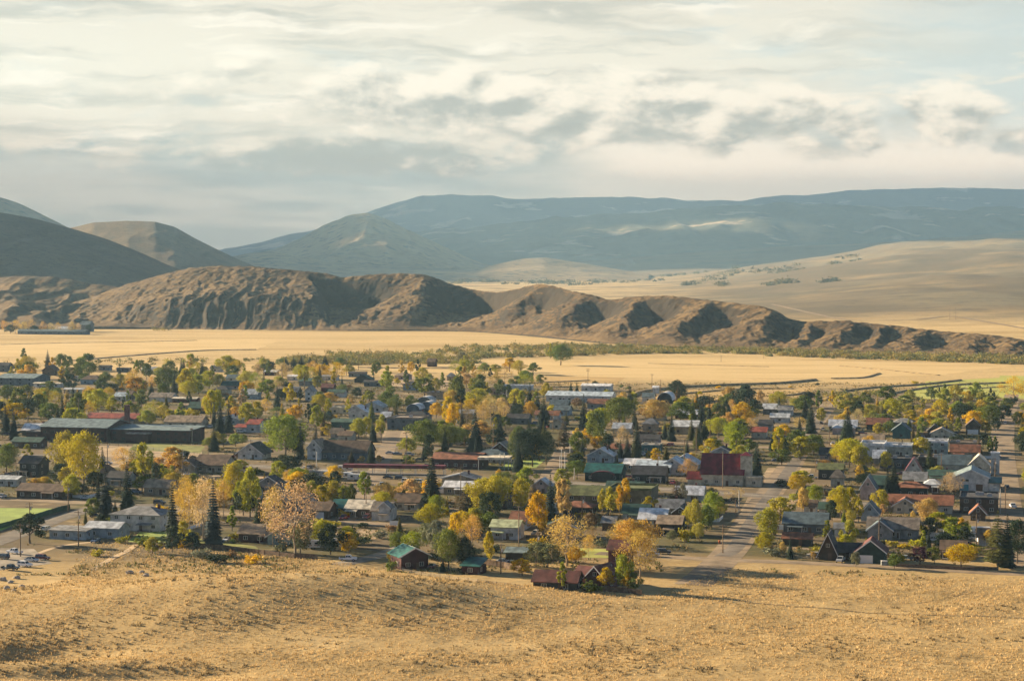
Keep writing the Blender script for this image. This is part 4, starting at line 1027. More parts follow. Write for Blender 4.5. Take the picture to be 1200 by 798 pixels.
H('dark green-roofed house behind the pinkish gabled house', 'green-roofed house', 1028, 576, 18, 10, 3, 3, 'gx', 'dkgreen', 'green')
building('garage', 'small white garage with a dark green roof among yellow-green trees', 'white green-roofed garage', 'garage', 967, 606, 14, 7, 3.2, 1.8, 'gx', 'white', 'green')
H('white porch-fronted cottage behind the gold roadside tree', 'white porch cottage', 949, 602, 14, 7, 3, 1.6, 'gx', 'white', 'brown')
building('barn', 'dark barn with an olive roof among trees by the main street', 'olive-roofed dark barn', 'barn', 973, 562, 28, 10, 4.4, 2.0, 'gx', 'dark', 'olive')
H('long slate-teal roofed house facing the alley by the main street', 'long slate-teal house', 943, 625, 50, 13, 3.4, 3, 'gx', 'slate', 'slate')
building('shed', 'low open shed with a rusty roof in front of the slate-teal house', 'rusty open shed', 'shed', 934, 640, 33, 7, 2.6, 1.4, 'gx', 'dark', 'rust', wins=0)
r_ = building('cabin', 'dark log cabin with a steep A-shaped roof beside the dirt lane', 'dark log cabin', 'cabin', 970, 656, 20, 10, 2.6, 5.6, 'gy', 'log', 'dark', oh=0.9)
add_block(r_, 7.2, 0.5, 8, 8, 2.6, 2.2, 'gx', 'log', 'dark', wins=1)
building('garage', 'dark green garage with a wide white door and red-edged roof', 'dark green garage', 'garage', 1020, 660, 34, 10, 3.6, 3.4, 'gy', 'dkgreen', 'maroon', wins=0, garage=(-1.6, 4.6, 'door_white'), door=None)
r_ = H('long grey house with a taupe roof and two front gables', 'long grey house', 1046, 631, 58, 11, 3.4, 3.0, 'gx', 'grey', 'taupe')
add_block(r_, -4.0, -5.2, 8, 7, 3.2, 3.0, 'gy', 'grey', 'slate')
H('brown-roofed cottage half hidden behind the bright yellow round tree', 'brown cottage', 1117, 655, 28, 9, 3, 2.2, 'gx', 'brown', 'brown')
building('shed', 'small white garden shed between the poplar and the slate-teal house', 'white garden shed', 'shed', 984, 629, 12, 5, 3, 1.4, 'gx', 'white', 'grey', wins=1)
H('low brown house with white trim behind parked campers on the east side', 'low white-trimmed brown house', 1160, 640, 26, 9, 3, 2.2, 'gx', 'white', 'brown')
# far farm buildings beyond the hay fields
building('barn', 'long low farm barn with a dark blue-grey roof beyond the hay fields', 'far farm barn', 'barn', 60, 392, 86, 14, 4.0, 1.8, 'gx', 'slate', 'slate')
building('barn', 'tall dark farm shed behind the long low farm barn', 'tall far farm shed', 'barn', 99, 389, 12, 14, 9, 4, 'gx', 'slate', 'slate', wins=0)
building('barn', 'small pale farm shed in front of the gold trees beyond the fields', 'small far farm shed', 'barn', 72, 390, 16, 10, 5, 2.5, 'gx', 'white', 'silver', wins=0)
building('barn', 'small dark hay shed beside the thicket in the valley', 'dark hay shed', 'barn', 505, 430, 9, 8, 4.5, 2.5, 'gx', 'brown', 'brown', wins=0)

# the school: two brick wings, an entrance block and a boiler chimney
sr = building('school', 'dark brick school with pale teal roofs and a tall square chimney', 'brick school', 'school', 86, 517, 84, 30, 7.2, 3.0, 'gx', 'brick', 'paleteal', wins=1, fr='dark', oh=0.9)
ws = sr['_w']
add_block(sr, ws / 2 + 22, -1.5, 43, 20, 6.2, 0.9, 'shed', 'brick', 'paleteal', wins=1, fr='dark')
add_block(sr, ws / 2 + 17, -13.6, 12, 4, 4.4, 0.5, 'flat', 'brick', 'grey', wins=0)
add_block(sr, ws / 2 + 43.6, -9.0, 1.0, 1.4, 7.0, 0.2, 'flat', 'tan', 'tan', wins=0)
add_block(sr, -ws / 2 - 5, -6, 10, 10, 4.0, 0.4, 'flat', 'brick', 'grey', wins=0)
link('chimney', MB().box(-1.1, 1.1, -1.1, 1.1, 0, 16.5).box(-1.25, 1.25, -1.25, 1.25, 16.5, 17.0).mesh('chimney', M['chimney_brick']), sr, (ws / 2 - 0.5, -10.6 + 22, 0))
FOOT.append((sr.location.x + 40, sr.location.y, 24, 177, 517, 100, 17, 43, 20, YAW))

# canopies by the highway
def canopy(name, label, short, cat, px, py, wpx, d, h, th, m, posts=8, endbox=None):
    p = at(px, py); w = wpx * p.y / F
    root = bpy.data.objects.new(name, None); C.objects.link(root)
    root.location = (p.x, p.y + d / 2, 0); root.rotation_euler = (0, 0, YAW * 0.55)
    tag(root, label, cat)
    link('roof', MB().box(-w / 2, w / 2, -d / 2, d / 2, h, h + th).mesh('roof', m), root)
    for i in range(posts):
        x = -w / 2 + 0.5 + (w - 1.0) * (i // 2) / max(1, posts // 2 - 1)
        y = (-d / 2 + 0.4) if i % 2 else (d / 2 - 0.4)
        link('post', MB().tube((0, 0, 0), (0, 0, h), 0.16, 0.16, 6).mesh('post', M['trim_white']), root, (x, y, 0))
    FOOT.append((p.x, p.y, w / 2, px, py, wpx, (h + th) / p.y * F, w, d, YAW * 0.55))
    LAND.append((px, py - 8, short))
    return root
canopy('canopy', 'very long crimson-edged canopy on posts along the highway', 'long crimson canopy', 'canopy', 462, 556, 122, 4.5, 2.6, 1.5, M['r_crimson'], 16)
canopy('filling_station_canopy', 'flat cream filling-station canopy right of the red brick shop', 'cream filling-station canopy', 'canopy', 580, 551, 38, 11, 4.6, 1.0, M['r_cream'], 4)

# ------------------------------------------------------------------ vehicles
CARC = dict(white=(0.75, 0.75, 0.74), silver=(0.45, 0.47, 0.48), black=(0.03, 0.03, 0.035), red=(0.30, 0.03, 0.03), blue=(0.06, 0.10, 0.18), tan=(0.42, 0.36, 0.27), green=(0.05, 0.11, 0.08), maroon=(0.13, 0.03, 0.035))
for k, c in CARC.items():
    m_ = mat('paint_' + k, c, rough=0.35, var=0.05, scale=1.0, spec=0.5); M['c_' + k] = m_
cm('tyre', (0.02, 0.02, 0.02), var=0.1); cm('rim', (0.4, 0.4, 0.4), rough=0.4, var=0.05); cm('lamp_lens', (0.8, 0.8, 0.75), rough=0.2, var=0.02)
cm('camper_white', (0.70, 0.69, 0.65), rough=0.4, var=0.06); cm('camper_stripe', (0.30, 0.22, 0.15), var=0.05); cm('tarp', (0.55, 0.42, 0.30), var=0.2)

def extrude_y(mb, prof, y0, y1, inset_top=0.0, zref=None):
    """Side profile (x,z) extruded across y, narrowed above zref."""
    k = len(prof)
    def row(s_, y):
        out = []
        for x, z in prof:
            yy = y
            if zref is not None and z > zref: yy = y - s_ * inset_top
            out.append((x, yy, z))
        return out
    a_ = row(-1, y0); b_ = row(1, y1)
    mb.add(a_ + b_, [tuple(range(k)), tuple(range(2 * k - 1, k - 1, -1))] + [(i, k + i, k + (i + 1) % k, (i + 1) % k) for i in range(k)])
    return mb

def wheel_mesh():
    b = MB().tube((0, -0.12, 0), (0, 0.12, 0), 0.36, 0.36, 12)
    return b.mesh('tyre', M['tyre'])
WHEEL = wheel_mesh()
RIM = MB().tube((0, -0.13, 0), (0, 0.13, 0), 0.2, 0.2, 8).mesh('rim', M['rim'])
LAMP = MB().box(-0.03, 0.03, -0.18, 0.18, -0.09, 0.09).mesh('headlight', M['lamp_lens'])
TAIL = MB().box(-0.03, 0.03, -0.12, 0.12, -0.1, 0.1).mesh('tail_light', M['c_red'])
CABG = {}
BODY = {}
PROF = {
    'car': ([(-2.2, 0.35), (2.25, 0.35), (2.3, 0.62), (2.15, 0.80), (1.1, 0.92), (-1.7, 0.95), (-2.15, 0.90), (-2.25, 0.6)], [(1.05, 0.90), (0.35, 1.40), (-1.0, 1.43), (-1.75, 0.93)], 1.28, 1.40, 0.85),
    'suv': ([(-2.3, 0.42), (2.3, 0.42), (2.35, 0.75), (2.2, 1.0), (1.15, 1.08), (-2.2, 1.1), (-2.35, 0.7)], [(1.1, 1.06), (0.55, 1.68), (-2.0, 1.72), (-2.2, 1.08)], 1.66, 1.75, 0.9),
    'pickup': ([(-2.8, 0.5), (2.7, 0.5), (2.75, 0.8), (2.6, 1.08), (1.3, 1.15), (-0.7, 1.15), (-0.7, 0.72), (-2.7, 0.72), (-2.7, 1.1), (-2.8, 1.1)], [(1.25, 1.13), (0.75, 1.74), (-0.6, 1.78), (-0.72, 1.13)], 1.72, 1.82, 0.92),
    'van': ([(-2.5, 0.4), (2.4, 0.4), (2.5, 0.8), (2.3, 1.15), (-2.5, 1.2)], [(2.2, 1.14), (1.5, 1.95), (-2.4, 2.0), (-2.5, 1.18)], 1.9, 2.05, 0.97),
}
def vehicle(kind, colour, px, py, yaw, label):
    root = bpy.data.objects.new('pickup_truck' if kind == 'pickup' else ('parked_car' if kind == 'car' else kind), None)
    p = at(px, py); root.location = (p.x, p.y, p.z + 0.07); root.rotation_euler = (0, 0, YAW + R(yaw)); C.objects.link(root)
    tag(root, label, {'pickup': 'pickup truck', 'van': 'van', 'suv': 'car', 'car': 'car'}[kind], 'vehicles parked around the town')
    bp_, gp_, roofz, zt_, hw = PROF[kind]
    key = (kind, colour)
    if key not in BODY:
        b = MB()
        # body as a closed shell: convex lower profile
        extrude_y(b, bp_[::-1], -hw, hw)
        BODY[key] = b.mesh('body', M['c_' + colour])
        c_ = MB(); extrude_y(c_, gp_[::-1], -hw + 0.04, hw - 0.04, 0.14, 1.2 if kind != 'car' else 1.0)
        CABG[key] = c_.mesh('cabin_glass', M['glass'])
        r_ = MB()
        x1, x0 = gp_[1][0] - 0.06, gp_[2][0] + 0.04
        r_.box(x0, x1, -hw + 0.16, hw - 0.16, gp_[2][1] - 0.03, zt_)
        for s_ in (-1, 1):
            for (xa, za), (xb, zb) in ((gp_[0], gp_[1]), (gp_[3], gp_[2]), (((gp_[1][0] + gp_[2][0]) / 2 - 0.05, 1.0), ((gp_[1][0] + gp_[2][0]) / 2 - 0.05, gp_[2][1]))):
                r_.tube((xa, s_ * (hw - 0.04), za), (xb, s_ * (hw - 0.17), zb), 0.06, 0.06, 4)
        BODY[key + ('r',)] = r_.mesh('roof_panel', M['c_' + colour])
        if kind == 'van' or (kind == 'pickup' and colour == 'white' and False): pass
    link('body', BODY[key], root); link('cabin_glass', CABG[key], root); link('roof_panel', BODY[key + ('r',)], root)
    wx = 1.45 if kind in ('car', 'suv') else (1.75 if kind == 'pickup' else 1.55)
    for x in (-wx, wx):
        for y in (-hw + 0.08, hw - 0.08):
            w_ = link('wheel', WHEEL, root, (x, y, 0.34)); link('rim', RIM, w_)
    for y in (-hw + 0.25, hw - 0.25):
        link('headlight', LAMP, root, (bp_[2][0] - 0.02, y, bp_[2][1] + 0.02)); link('tail_light', TAIL, root, (bp_[-1][0] + 0.0, y, 0.8))
    return root

VEH = [
    ('pickup', 'white', 17, 649, 165, 'white pickup nose-left at the back of the dirt parking lot'),
    ('suv', 'black', 3, 655, 165, 'dark wagon at the far west of the dirt parking lot'),
    ('suv', 'white', 29, 664, -12, 'white wagon between the black pickup and silver car in the lot'),
    ('pickup', 'black', 12, 668, -8, 'black pickup nearest the viewer in the dirt parking lot'),
    ('car', 'silver', 37, 658, -12, 'silver car behind the white wagon in the dirt parking lot'),
    ('suv', 'maroon', 50, 656, -10, 'maroon wagon at the east end of the dirt parking lot'),
    ('pickup', 'white', 408, 657, 10, 'white pickup parked at the meadow edge by the short driveway'),
    ('car', 'white', 386, 634, 30, 'white car beside the rounded silver camper'),
    ('suv', 'silver', 764, 652, 4, 'silver wagon parked beside the big gold tree'),
    ('suv', 'black', 778, 649, 8, 'dark wagon just behind the silver wagon by the gold tree'),
    ('car', 'white', 361, 549, 185, 'white car driving on the highway near the flagpole'),
    ('car', 'black', 331, 557, 5, 'black car under the trees below the highway'),
    ('pickup', 'silver', 447, 570, 20, 'silver pickup below the highway right of the slim green tree'),
    ('car', 'black', 455, 561, 5, 'black car left of the highway fence'),
    ('suv', 'black', 469, 562, 5, 'second black car further right by the highway fence'),
    ('van', 'white', 478, 566, 5, 'white van in the row below the crimson canopy'),
    ('van', 'white', 490, 567, 5, 'right-hand white van in the row below the crimson canopy'),
    ('car', 'silver', 457, 532, 10, 'silver car parked behind the crimson canopy'),
    ('car', 'blue', 466, 533, 12, 'blue car behind the crimson canopy'),
    ('suv', 'silver', 480, 534, 8, 'silver wagon behind the crimson canopy near the light pole'),
    ('car', 'black', 492, 540, 8, 'black car behind the east part of the crimson canopy'),
    ('car', 'red', 737, 560, 10, 'red car beside the teal-roofed shop'),
    ('car', 'white', 722, 562, 10, 'white car in front of the teal-roofed shop'),
    ('pickup', 'red', 752, 560, 5, 'red pickup in front of the pale blue metal building'),
    ('car', 'silver', 682, 527, 10, 'silver car parked beneath the yellow egg-shaped tree'),
    ('car', 'black', 698, 535, 10, 'black car below the dark trees behind the teal-roofed shop'),
    ('pickup', 'white', 1187, 595, 100, 'white pickup on the east street beside the dark brown building'),
    ('car', 'black', 1180, 572, 95, 'black car on the east street beside the white hall'),
    ('car', 'blue', 1170, 537, 95, 'blue car on the east street by the narrow shrubs'),
    ('car', 'black', 1196, 505, 90, 'black car at the top of the east street'),
    ('suv', 'white', 1178, 497, 90, 'white wagon at the top of the east street'),
    ('car', 'white', 1062, 656, 5, 'white car beside the purple-leaved bush'),
    ('van', 'white', 1024, 612, 80, 'white van in front of the pale blue gabled house'),
    ('van', 'white', 1102, 623, 5, 'white van on the lane above the small poplar'),
    ('car', 'silver', 1143, 632, 20, 'silver car among the campers on the east side'),
    ('car', 'red', 1134, 639, 15, 'red car among the campers on the east side'),
    ('car', 'red', 1064, 569, 5, 'red car under the cream grey-roofed cottage'),
    ('pickup', 'blue', 54, 582, 10, 'blue pickup in front of the long brown house'),
    ('car', 'silver', 101, 585, 10, 'silver car by the trees right of the long brown house'),
    ('pickup', 'black', 56, 556, 10, 'black pickup right of the dark two-storey west house'),
    ('car', 'silver', 126, 544, 8, 'silver car in the school field'),
    ('car', 'black', 8, 510, 5, 'black car on the street left of the school'),
    ('car', 'green', 25, 508, 5, 'dark green car on the street left of the school'),
    ('car', 'black', 112, 606, 30, 'black car behind the pale blue garage'),
    ('suv', 'silver', 55, 622, 80, 'silver wagon parked against the pale blue garage'),
    ('car', 'white', 219, 557, 60, 'white car in front of the cream twin-roofed house'),
    ('suv', 'black', 187, 591, 5, 'black wagon on the lane above the white split-level house'),
    ('car', 'silver', 590, 660, 5, 'silver car under the teal carport'),
    ('car', 'black', 601, 662, 5, 'black car beside the teal carport'),
    ('car', 'white', 958, 487, 100, 'white car at the top of the main street'),
    ('car', 'black', 962, 497, 100, 'black car in the upper main street'),
    ('car', 'silver', 944, 519, 98, 'silver car by the kerb of the main street'),
    ('pickup', 'white', 976, 522, 98, 'white pickup on the right side of the main street'),
    ('car', 'blue', 910, 541, 10, 'blue car parked left of the main street by a yellow tree'),
    ('suv', 'silver', 840, 506, 10, 'silver wagon on the cross street behind the church'),
]
for v in VEH: vehicle(*v)

def camper(px, py, L_, yaw, label, rounded=True, cat='camper trailer'):
    root = bpy.data.objects.new('camper_trailer', None)
    p = at(px, py); root.location = (p.x, p.y, p.z + 0.05); root.rotation_euler = (0, 0, YAW + R(yaw)); C.objects.link(root)
    tag(root, label, cat)
    pr = [(-L_ / 2, 0.6), (L_ / 2, 0.6), (L_ / 2 + 0.15, 1.3), (L_ / 2 - 0.1, 2.3), (L_ / 2 - 0.7, 2.8), (-L_ / 2 + 0.5, 2.85), (-L_ / 2, 2.4)]
    link('body', extrude_y(MB(), pr[::-1], -1.15, 1.15, 0.15, 2.35).mesh('body', M['camper_white']), root)
    link('stripe', MB().box(-L_ / 2 + 0.1, L_ / 2 - 0.05, -1.165, -1.14, 1.1, 1.4).mesh('stripe', M['camper_stripe']), root)
    for x in (-L_ * 0.25, L_ * 0.2):
        link('window', PANE, root, (x, -1.16, 1.9), (0, 0, 0), (1.2, 1, 0.7))
    link('door', DOOR['door_white'], root, (-0.1, -1.16, 0.7), (0, 0, 0), (0.7, 0.6, 1.8))
    for x in (-0.5, 0.4):
        for y in (-1.0, 1.0): link('wheel', WHEEL, root, (x, y, 0.34))
    link('drawbar', MB().tube((L_ / 2, 0, 0.55), (L_ / 2 + 1.4, 0, 0.5), 0.06, 0.05, 5).mesh('drawbar', M['pipe_grey']), root)
camper(371, 635, 6.6, 25, 'rounded silver-white camper trailer behind the sage-grey tree')
camper(367, 643, 5.0, 20, 'smaller tan-white camper trailer in front of the rounded silver camper')
camper(375, 559, 9.5, 4, 'long white camper below the highway near the flagpole')
camper(402, 561, 8.5, 4, 'middle white camper in the row below the highway')
camper(418, 563, 7.5, 4, 'right-hand white camper in the row below the highway')
camper(404, 553, 6.5, 4, 'grey-white box trailer at the west end of the crimson canopy')
camper(1150, 627, 7.0, 10, 'white camper by the big yellow-green pine on the east side')
camper(1155, 636, 6.0, 20, 'front white camper by the big pine on the east side')

# ------------------------------------------------------------------ poles, lamps, fences, small things
cm('pole_wood', (0.17, 0.115, 0.07), var=0.3, scale=1.5, rough=0.9)
cm('pole_steel', (0.42, 0.40, 0.36), var=0.1, rough=0.5)
cm('fence_wood', (0.15, 0.10, 0.065), var=0.3, scale=1.0, rough=0.95)
cm('fence_grey', (0.20, 0.175, 0.14), var=0.3, scale=1.0, rough=0.95)
cm('fence_green', (0.045, 0.10, 0.05), var=0.2, scale=0.5, rough=0.9)
cm('insulator', (0.35, 0.4, 0.4), rough=0.3)
def nearest_land(px, py):
    best = sorted(LAND, key=lambda l: (l[0] - px) ** 2 + 3.2 * (l[1] - py) ** 2)[0]
    dx, dy = best[0] - px, best[1] - py
    if abs(dx) > 1.3 * abs(dy): rel = 'left of' if dx > 0 else 'right of'
    else: rel = 'behind' if dy > 0 else 'in front of'
    return rel, best[2]
AUTO = []       # (object, base label, px, py): labels get settled together at the end
def pole(px, py, top, kind='wood', label=None):
    p = at(px, py)
    h = max(4.0, min(17.0, (py - top) * p.y / F))
    name = {'wood': 'utility_pole', 'steel': 'steel_pole', 'lamp': 'street_lamp'}[kind]
    root = bpy.data.objects.new(name, None); root.location = p; root.rotation_euler = (0, 0, YAW + R(rng.uniform(-6, 6))); C.objects.link(root)
    m_ = M['pole_wood'] if kind == 'wood' else M['pole_steel']
    link('pole', MB().tube((0, 0, -0.3), (0, 0, h), 0.20, 0.14, 7).mesh('pole', m_), root)
    if kind == 'wood':
        nb = 1 if rng.random() < 0.55 else 2
        for i in range(nb):
            c_ = link('crossarm', MB().box(-1.3, 1.3, -0.08, 0.08, -0.08, 0.08).mesh('crossarm', m_), root, (0, -0.2, h - 0.5 - i * 1.1))
            for x in (-1.15, -0.5, 0.5, 1.15): link('insulator', MB().tube((0, 0, 0.08), (0, 0, 0.3), 0.06, 0.05, 6).mesh('insulator', M['insulator']), c_, (x, 0, 0))
        if rng.random() < 0.4: link('transformer', MB().tube((0, 0, 0), (0, 0, 1.0), 0.28, 0.28, 8).mesh('transformer', M['pipe_grey']), root, (0.45, -0.1, h - 2.6))
    elif kind == 'lamp':
        a_ = link('lamp_arm', MB().tube((0, 0, 0), (-1.8, 0, 0.5), 0.08, 0.06, 6).mesh('lamp_arm', m_), root, (0, 0, h - 0.2))
        link('lamp_head', MB().box(-0.5, 0.3, -0.16, 0.16, -0.1, 0.08).mesh('lamp_head', m_), a_, (-2.0, 0, 0.5))
    else:
        link('cap', MB().tube((0, 0, h), (0, 0, h + 0.25), 0.22, 0.12, 7).mesh('cap', m_), root)
    root['group'] = {'wood': 'wooden utility poles along the streets', 'steel': 'pale steel poles', 'lamp': 'street lamps'}[kind]
    root['category'] = {'wood': 'utility pole', 'steel': 'pole', 'lamp': 'street lamp'}[kind]
    if label: root['label'] = label
    else:
        sz = 'tall' if h > 11 else ('short' if h < 7 else 'mid-height')
        rel, sh = nearest_land(px, py)
        AUTO.append((root, f"{sz} {dict(wood='wooden utility pole', steel='pale steel pole', lamp='steel street lamp')[kind]} {rel} the {sh}", px, py))
for q in [(5, 497, 463), (92, 494, 466), (24, 652, 613), (35, 627, 588), (92, 640, 598), (80, 600, 566), (126, 560, 517), (106, 556, 538), (19, 560, 538), (191, 498, 485), (214, 560, 526), (244, 545, 524), (294, 533, 515),
          (476, 548, 506), (578, 535, 486), (540, 600, 535), (648, 506, 484), (682, 618, 580), (608, 640, 592), (771, 564, 530), (802, 553, 516), (816, 531, 500), (832, 532, 497), (847, 572, 528), (862, 602, 585), (847, 648, 614),
          (956, 553, 536), (972, 522, 502), (1030, 641, 603), (1103, 562, 531), (1166, 562, 536), (1178, 604, 570), (1172, 577, 570), (1144, 640, 602), (587, 672, 636), (689, 457, 432), (764, 464, 438), (774, 464, 445), (738, 458, 450),
          (874, 484, 465), (878, 484, 467), (429, 605, 570), (406, 440, 418), (420, 434, 415), (895, 420, 412), (845, 424, 416), (1120, 375, 355), (1113, 375, 357), (866, 560, 540), (630, 660, 622), (300, 600, 575)]:
    pole(*q)
for q in [(586, 551, 532), (591, 551, 531), (371, 557, 530), (658, 562, 527), (662, 562, 530), (673, 562, 549), (590, 464, 455), (594, 470, 457)]: pole(*q, kind='steel')
for q in [(656, 562, 534), (1187, 658, 636), (1172, 602, 572), (668, 540, 520), (866, 600, 574)]: pole(*q, kind='lamp')

def fence(name, pxs, h, m, label, gap=2.6, rails=None, cat='fence', pw=0.07):
    P_ = [at(*p) for p in pxs]
    root = bpy.data.objects.new(name, None); root.location = P_[0]; C.objects.link(root)
    tag(root, label, cat)
    LAND.append((sum(p[0] for p in pxs) / len(pxs), sum(p[1] for p in pxs) / len(pxs) - 3, name.replace('_', ' '))) if False else None
    o = P_[0]
    for a_, b_ in zip(P_[:-1], P_[1:]):
        n = max(1, int((b_ - a_).length / gap))
        pm = MB()
        for i in range(n):
            p = a_.lerp(b_, i / n) - o; q = a_.lerp(b_, (i + 1) / n) - o
            p.z = float(gh(p.x + o.x, p.y + o.y)) - o.z; q.z = float(gh(q.x + o.x, q.y + o.y)) - o.z
            hh = h * (1 + 0.04 * rng.uniform(-1, 1))
            if rails:
                for zz in rails:
                    pm.tube((p.x, p.y, p.z + zz), (q.x, q.y, q.z + zz), 0.05, 0.05, 4)
            else:
                d = (q - p).normalized(); nn = Vector((-d.y, d.x, 0)) * 0.04
                pm.add([p - nn, q - nn, q - nn + Vector((0, 0, hh)), p - nn + Vector((0, 0, hh)), p + nn, q + nn, q + nn + Vector((0, 0, hh)), p + nn + Vector((0, 0, hh))],
                       [(0, 1, 2, 3), (7, 6, 5, 4), (3, 2, 6, 7), (0, 3, 7, 4), (1, 5, 6, 2)])
            if i % 2 == 0: link('post', MB().box(-pw, pw, -pw, pw, -0.3, h + 0.12).mesh('post', m), root, (p.x, p.y, p.z))
        link('rails' if False else 'fence_panel', pm.mesh('fence_panel', m), root)
fence('back_fence', [(226, 641), (262, 644), (310, 650), (345, 654), (372, 655)], 1.5, M['fence_wood'], 'dark wooden back fence behind the brown brick house and tall spruces')
fence('back_fence', [(112, 630), (150, 636), (190, 639), (222, 641)], 0.9, M['fence_grey'], 'low weathered fence in front of the white split-level house', rails=(0.4, 0.85))
fence('board_fence', [(566, 662), (590, 665), (616, 671)], 1.8, M['fence_wood'], 'reddish board fence right of the small teal-roofed shed')
fence('back_fence', [(450, 666), (505, 676), (560, 684), (615, 691)], 1.1, M['fence_grey'], 'grey rail fence along the meadow edge below the dark red house', rails=(0.4, 0.75, 1.05))
fence('back_fence', [(684, 692), (712, 693), (735, 695), (752, 697)], 1.5, M['fence_wood'], 'dark board fence in front of the two yellow trees at the meadow edge')
fence('wire_fence', [(905, 650), (935, 654), (960, 657)], 1.0, M['fence_grey'], 'low rail fence beside the lane left of the dark log cabin', rails=(0.5, 0.95))
fence('back_fence', [(1050, 664), (1090, 666), (1130, 668), (1170, 668)], 1.0, M['fence_wood'], 'low dark fence along the lane below the bright yellow round tree')
fence('field_fence', [(-40, 630), (0, 619), (40, 608), (72, 598), (82, 596)], 1.7, M['fence_green'], 'green windscreen fence along the edge of the playing field')
fence('lane_fence', [(660, 648), (690, 650), (722, 652)], 0.9, M['fence_grey'], 'pale rail fence across the yellow lawn behind the maroon barns', rails=(0.45, 0.85))
fence('highway_fence', [(420, 572), (470, 573), (520, 576), (570, 580)], 1.0, M['fence_grey'], 'rail fence along the south side of the highway', rails=(0.5, 0.95))
fence('school_fence', [(128, 522), (160, 524), (200, 530), (232, 533)], 1.2, M['fence_grey'], 'grey fence and bank in front of the brick school', rails=(0.4, 0.8, 1.15))
fence('field_edge_fence', [(870, 470), (930, 467), (968, 463)], 1.2, M['fence_grey'], 'post fence along the field above the main street', rails=(0.5, 1.0))

# boulders on the meadow, an orange barrel in the street, a waste bin and a sign board
cm('boulder', (0.40, 0.34, 0.27), var=0.3, scale=1.5, rough=0.95)
def rock(px, py, r, label):
    p = at(px, py)
    n1_, n2_ = 12, 8
    V = []; Fc = []
    for i in range(n2_ + 1):
        th = math.pi * i / n2_
        for j in range(n1_):
            ph = 2 * math.pi * j / n1_
            d = Vector((math.sin(th) * math.cos(ph), math.sin(th) * math.sin(ph), math.cos(th)))
            k_ = r * (1 + 0.35 * float(fbm(d.x * 1.7 + px, d.y * 1.7 + d.z * 1.3, 3, 3)))
            V.append((d.x * k_ * 1.25, d.y * k_, d.z * k_ * 0.75))
    for i in range(n2_):
        for j in range(n1_): Fc.append((i * n1_ + j, (i + 1) * n1_ + j, (i + 1) * n1_ + (j + 1) % n1_, i * n1_ + (j + 1) % n1_))
    o = link('boulder', new_mesh('boulder', V, Fc, M['boulder']), None, (p.x, p.y, p.z + r * 0.3)); tag(o, label, 'boulder')
rock(152, 672, 1.1, 'largest pale boulder alone on the golden meadow')
rock(166, 671, 0.7, 'small boulder right of the largest pale boulder')
rock(171, 675, 0.8, 'low boulder furthest right of the three on the meadow')
for q in [(3, 680, 1.0), (12, 683, 0.8), (20, 678, 0.9), (26, 688, 0.7), (8, 690, 0.9), (16, 693, 0.6)]:
    rock(*q, f"dark boulder {['nearest the lot edge at far left', 'second in the heap from the left', 'highest on the heap', 'furthest right in the heap', 'low front left in the heap', 'lowest in the heap'][int(q[0] * 7 + q[1]) % 6 if False else [3, 12, 20, 26, 8, 16].index(q[0])]} below the parking lot")
cm('barrel_orange', (0.55, 0.14, 0.04), var=0.1); cm('bin_grey', (0.25, 0.27, 0.26), var=0.1); cm('sign_white', (0.75, 0.74, 0.70), var=0.05)
p = at(843, 637); o = bpy.data.objects.new('traffic_barrel', None); o.location = p; C.objects.link(o); tag(o, 'orange traffic barrel standing in the middle of the dirt street', 'barrel')
link('drum', MB().tube((0, 0, 0.1), (0, 0, 1.2), 0.42, 0.34, 10).mesh('drum', M['barrel_orange']), o); link('base', MB().tube((0, 0, 0.05), (0, 0, 0.16), 0.6, 0.55, 10).mesh('base', M['tyre']), o)
p = at(1036, 662); o = bpy.data.objects.new('waste_bin', None); o.location = p; C.objects.link(o); tag(o, 'grey waste bin with a lid beside the dark green garage', 'waste bin')
link('body', MB().box(-0.9, 0.9, -0.6, 0.6, 0.05, 1.3).mesh('body', M['bin_grey']), o); link('lid', MB().box(-0.95, 0.95, -0.65, 0.65, 1.3, 1.4).mesh('lid', M['sign_white']), o)
p = at(462, 620); o = bpy.data.objects.new('sign_board', None); o.location = p; o.rotation_euler = (0, 0, YAW); C.objects.link(o); tag(o, 'blank white sign board on posts by the lane below the white house', 'sign')
link('board', MB().box(-1.6, 1.6, -0.06, 0.06, 1.4, 2.9).mesh('board', M['sign_white']), o)
for x in (-1.3, 1.3): link('post', MB().box(-0.07, 0.07, 0.07, 0.2, -0.2, 2.8).mesh('post', M['pole_wood']), o, (x, 0, 0))

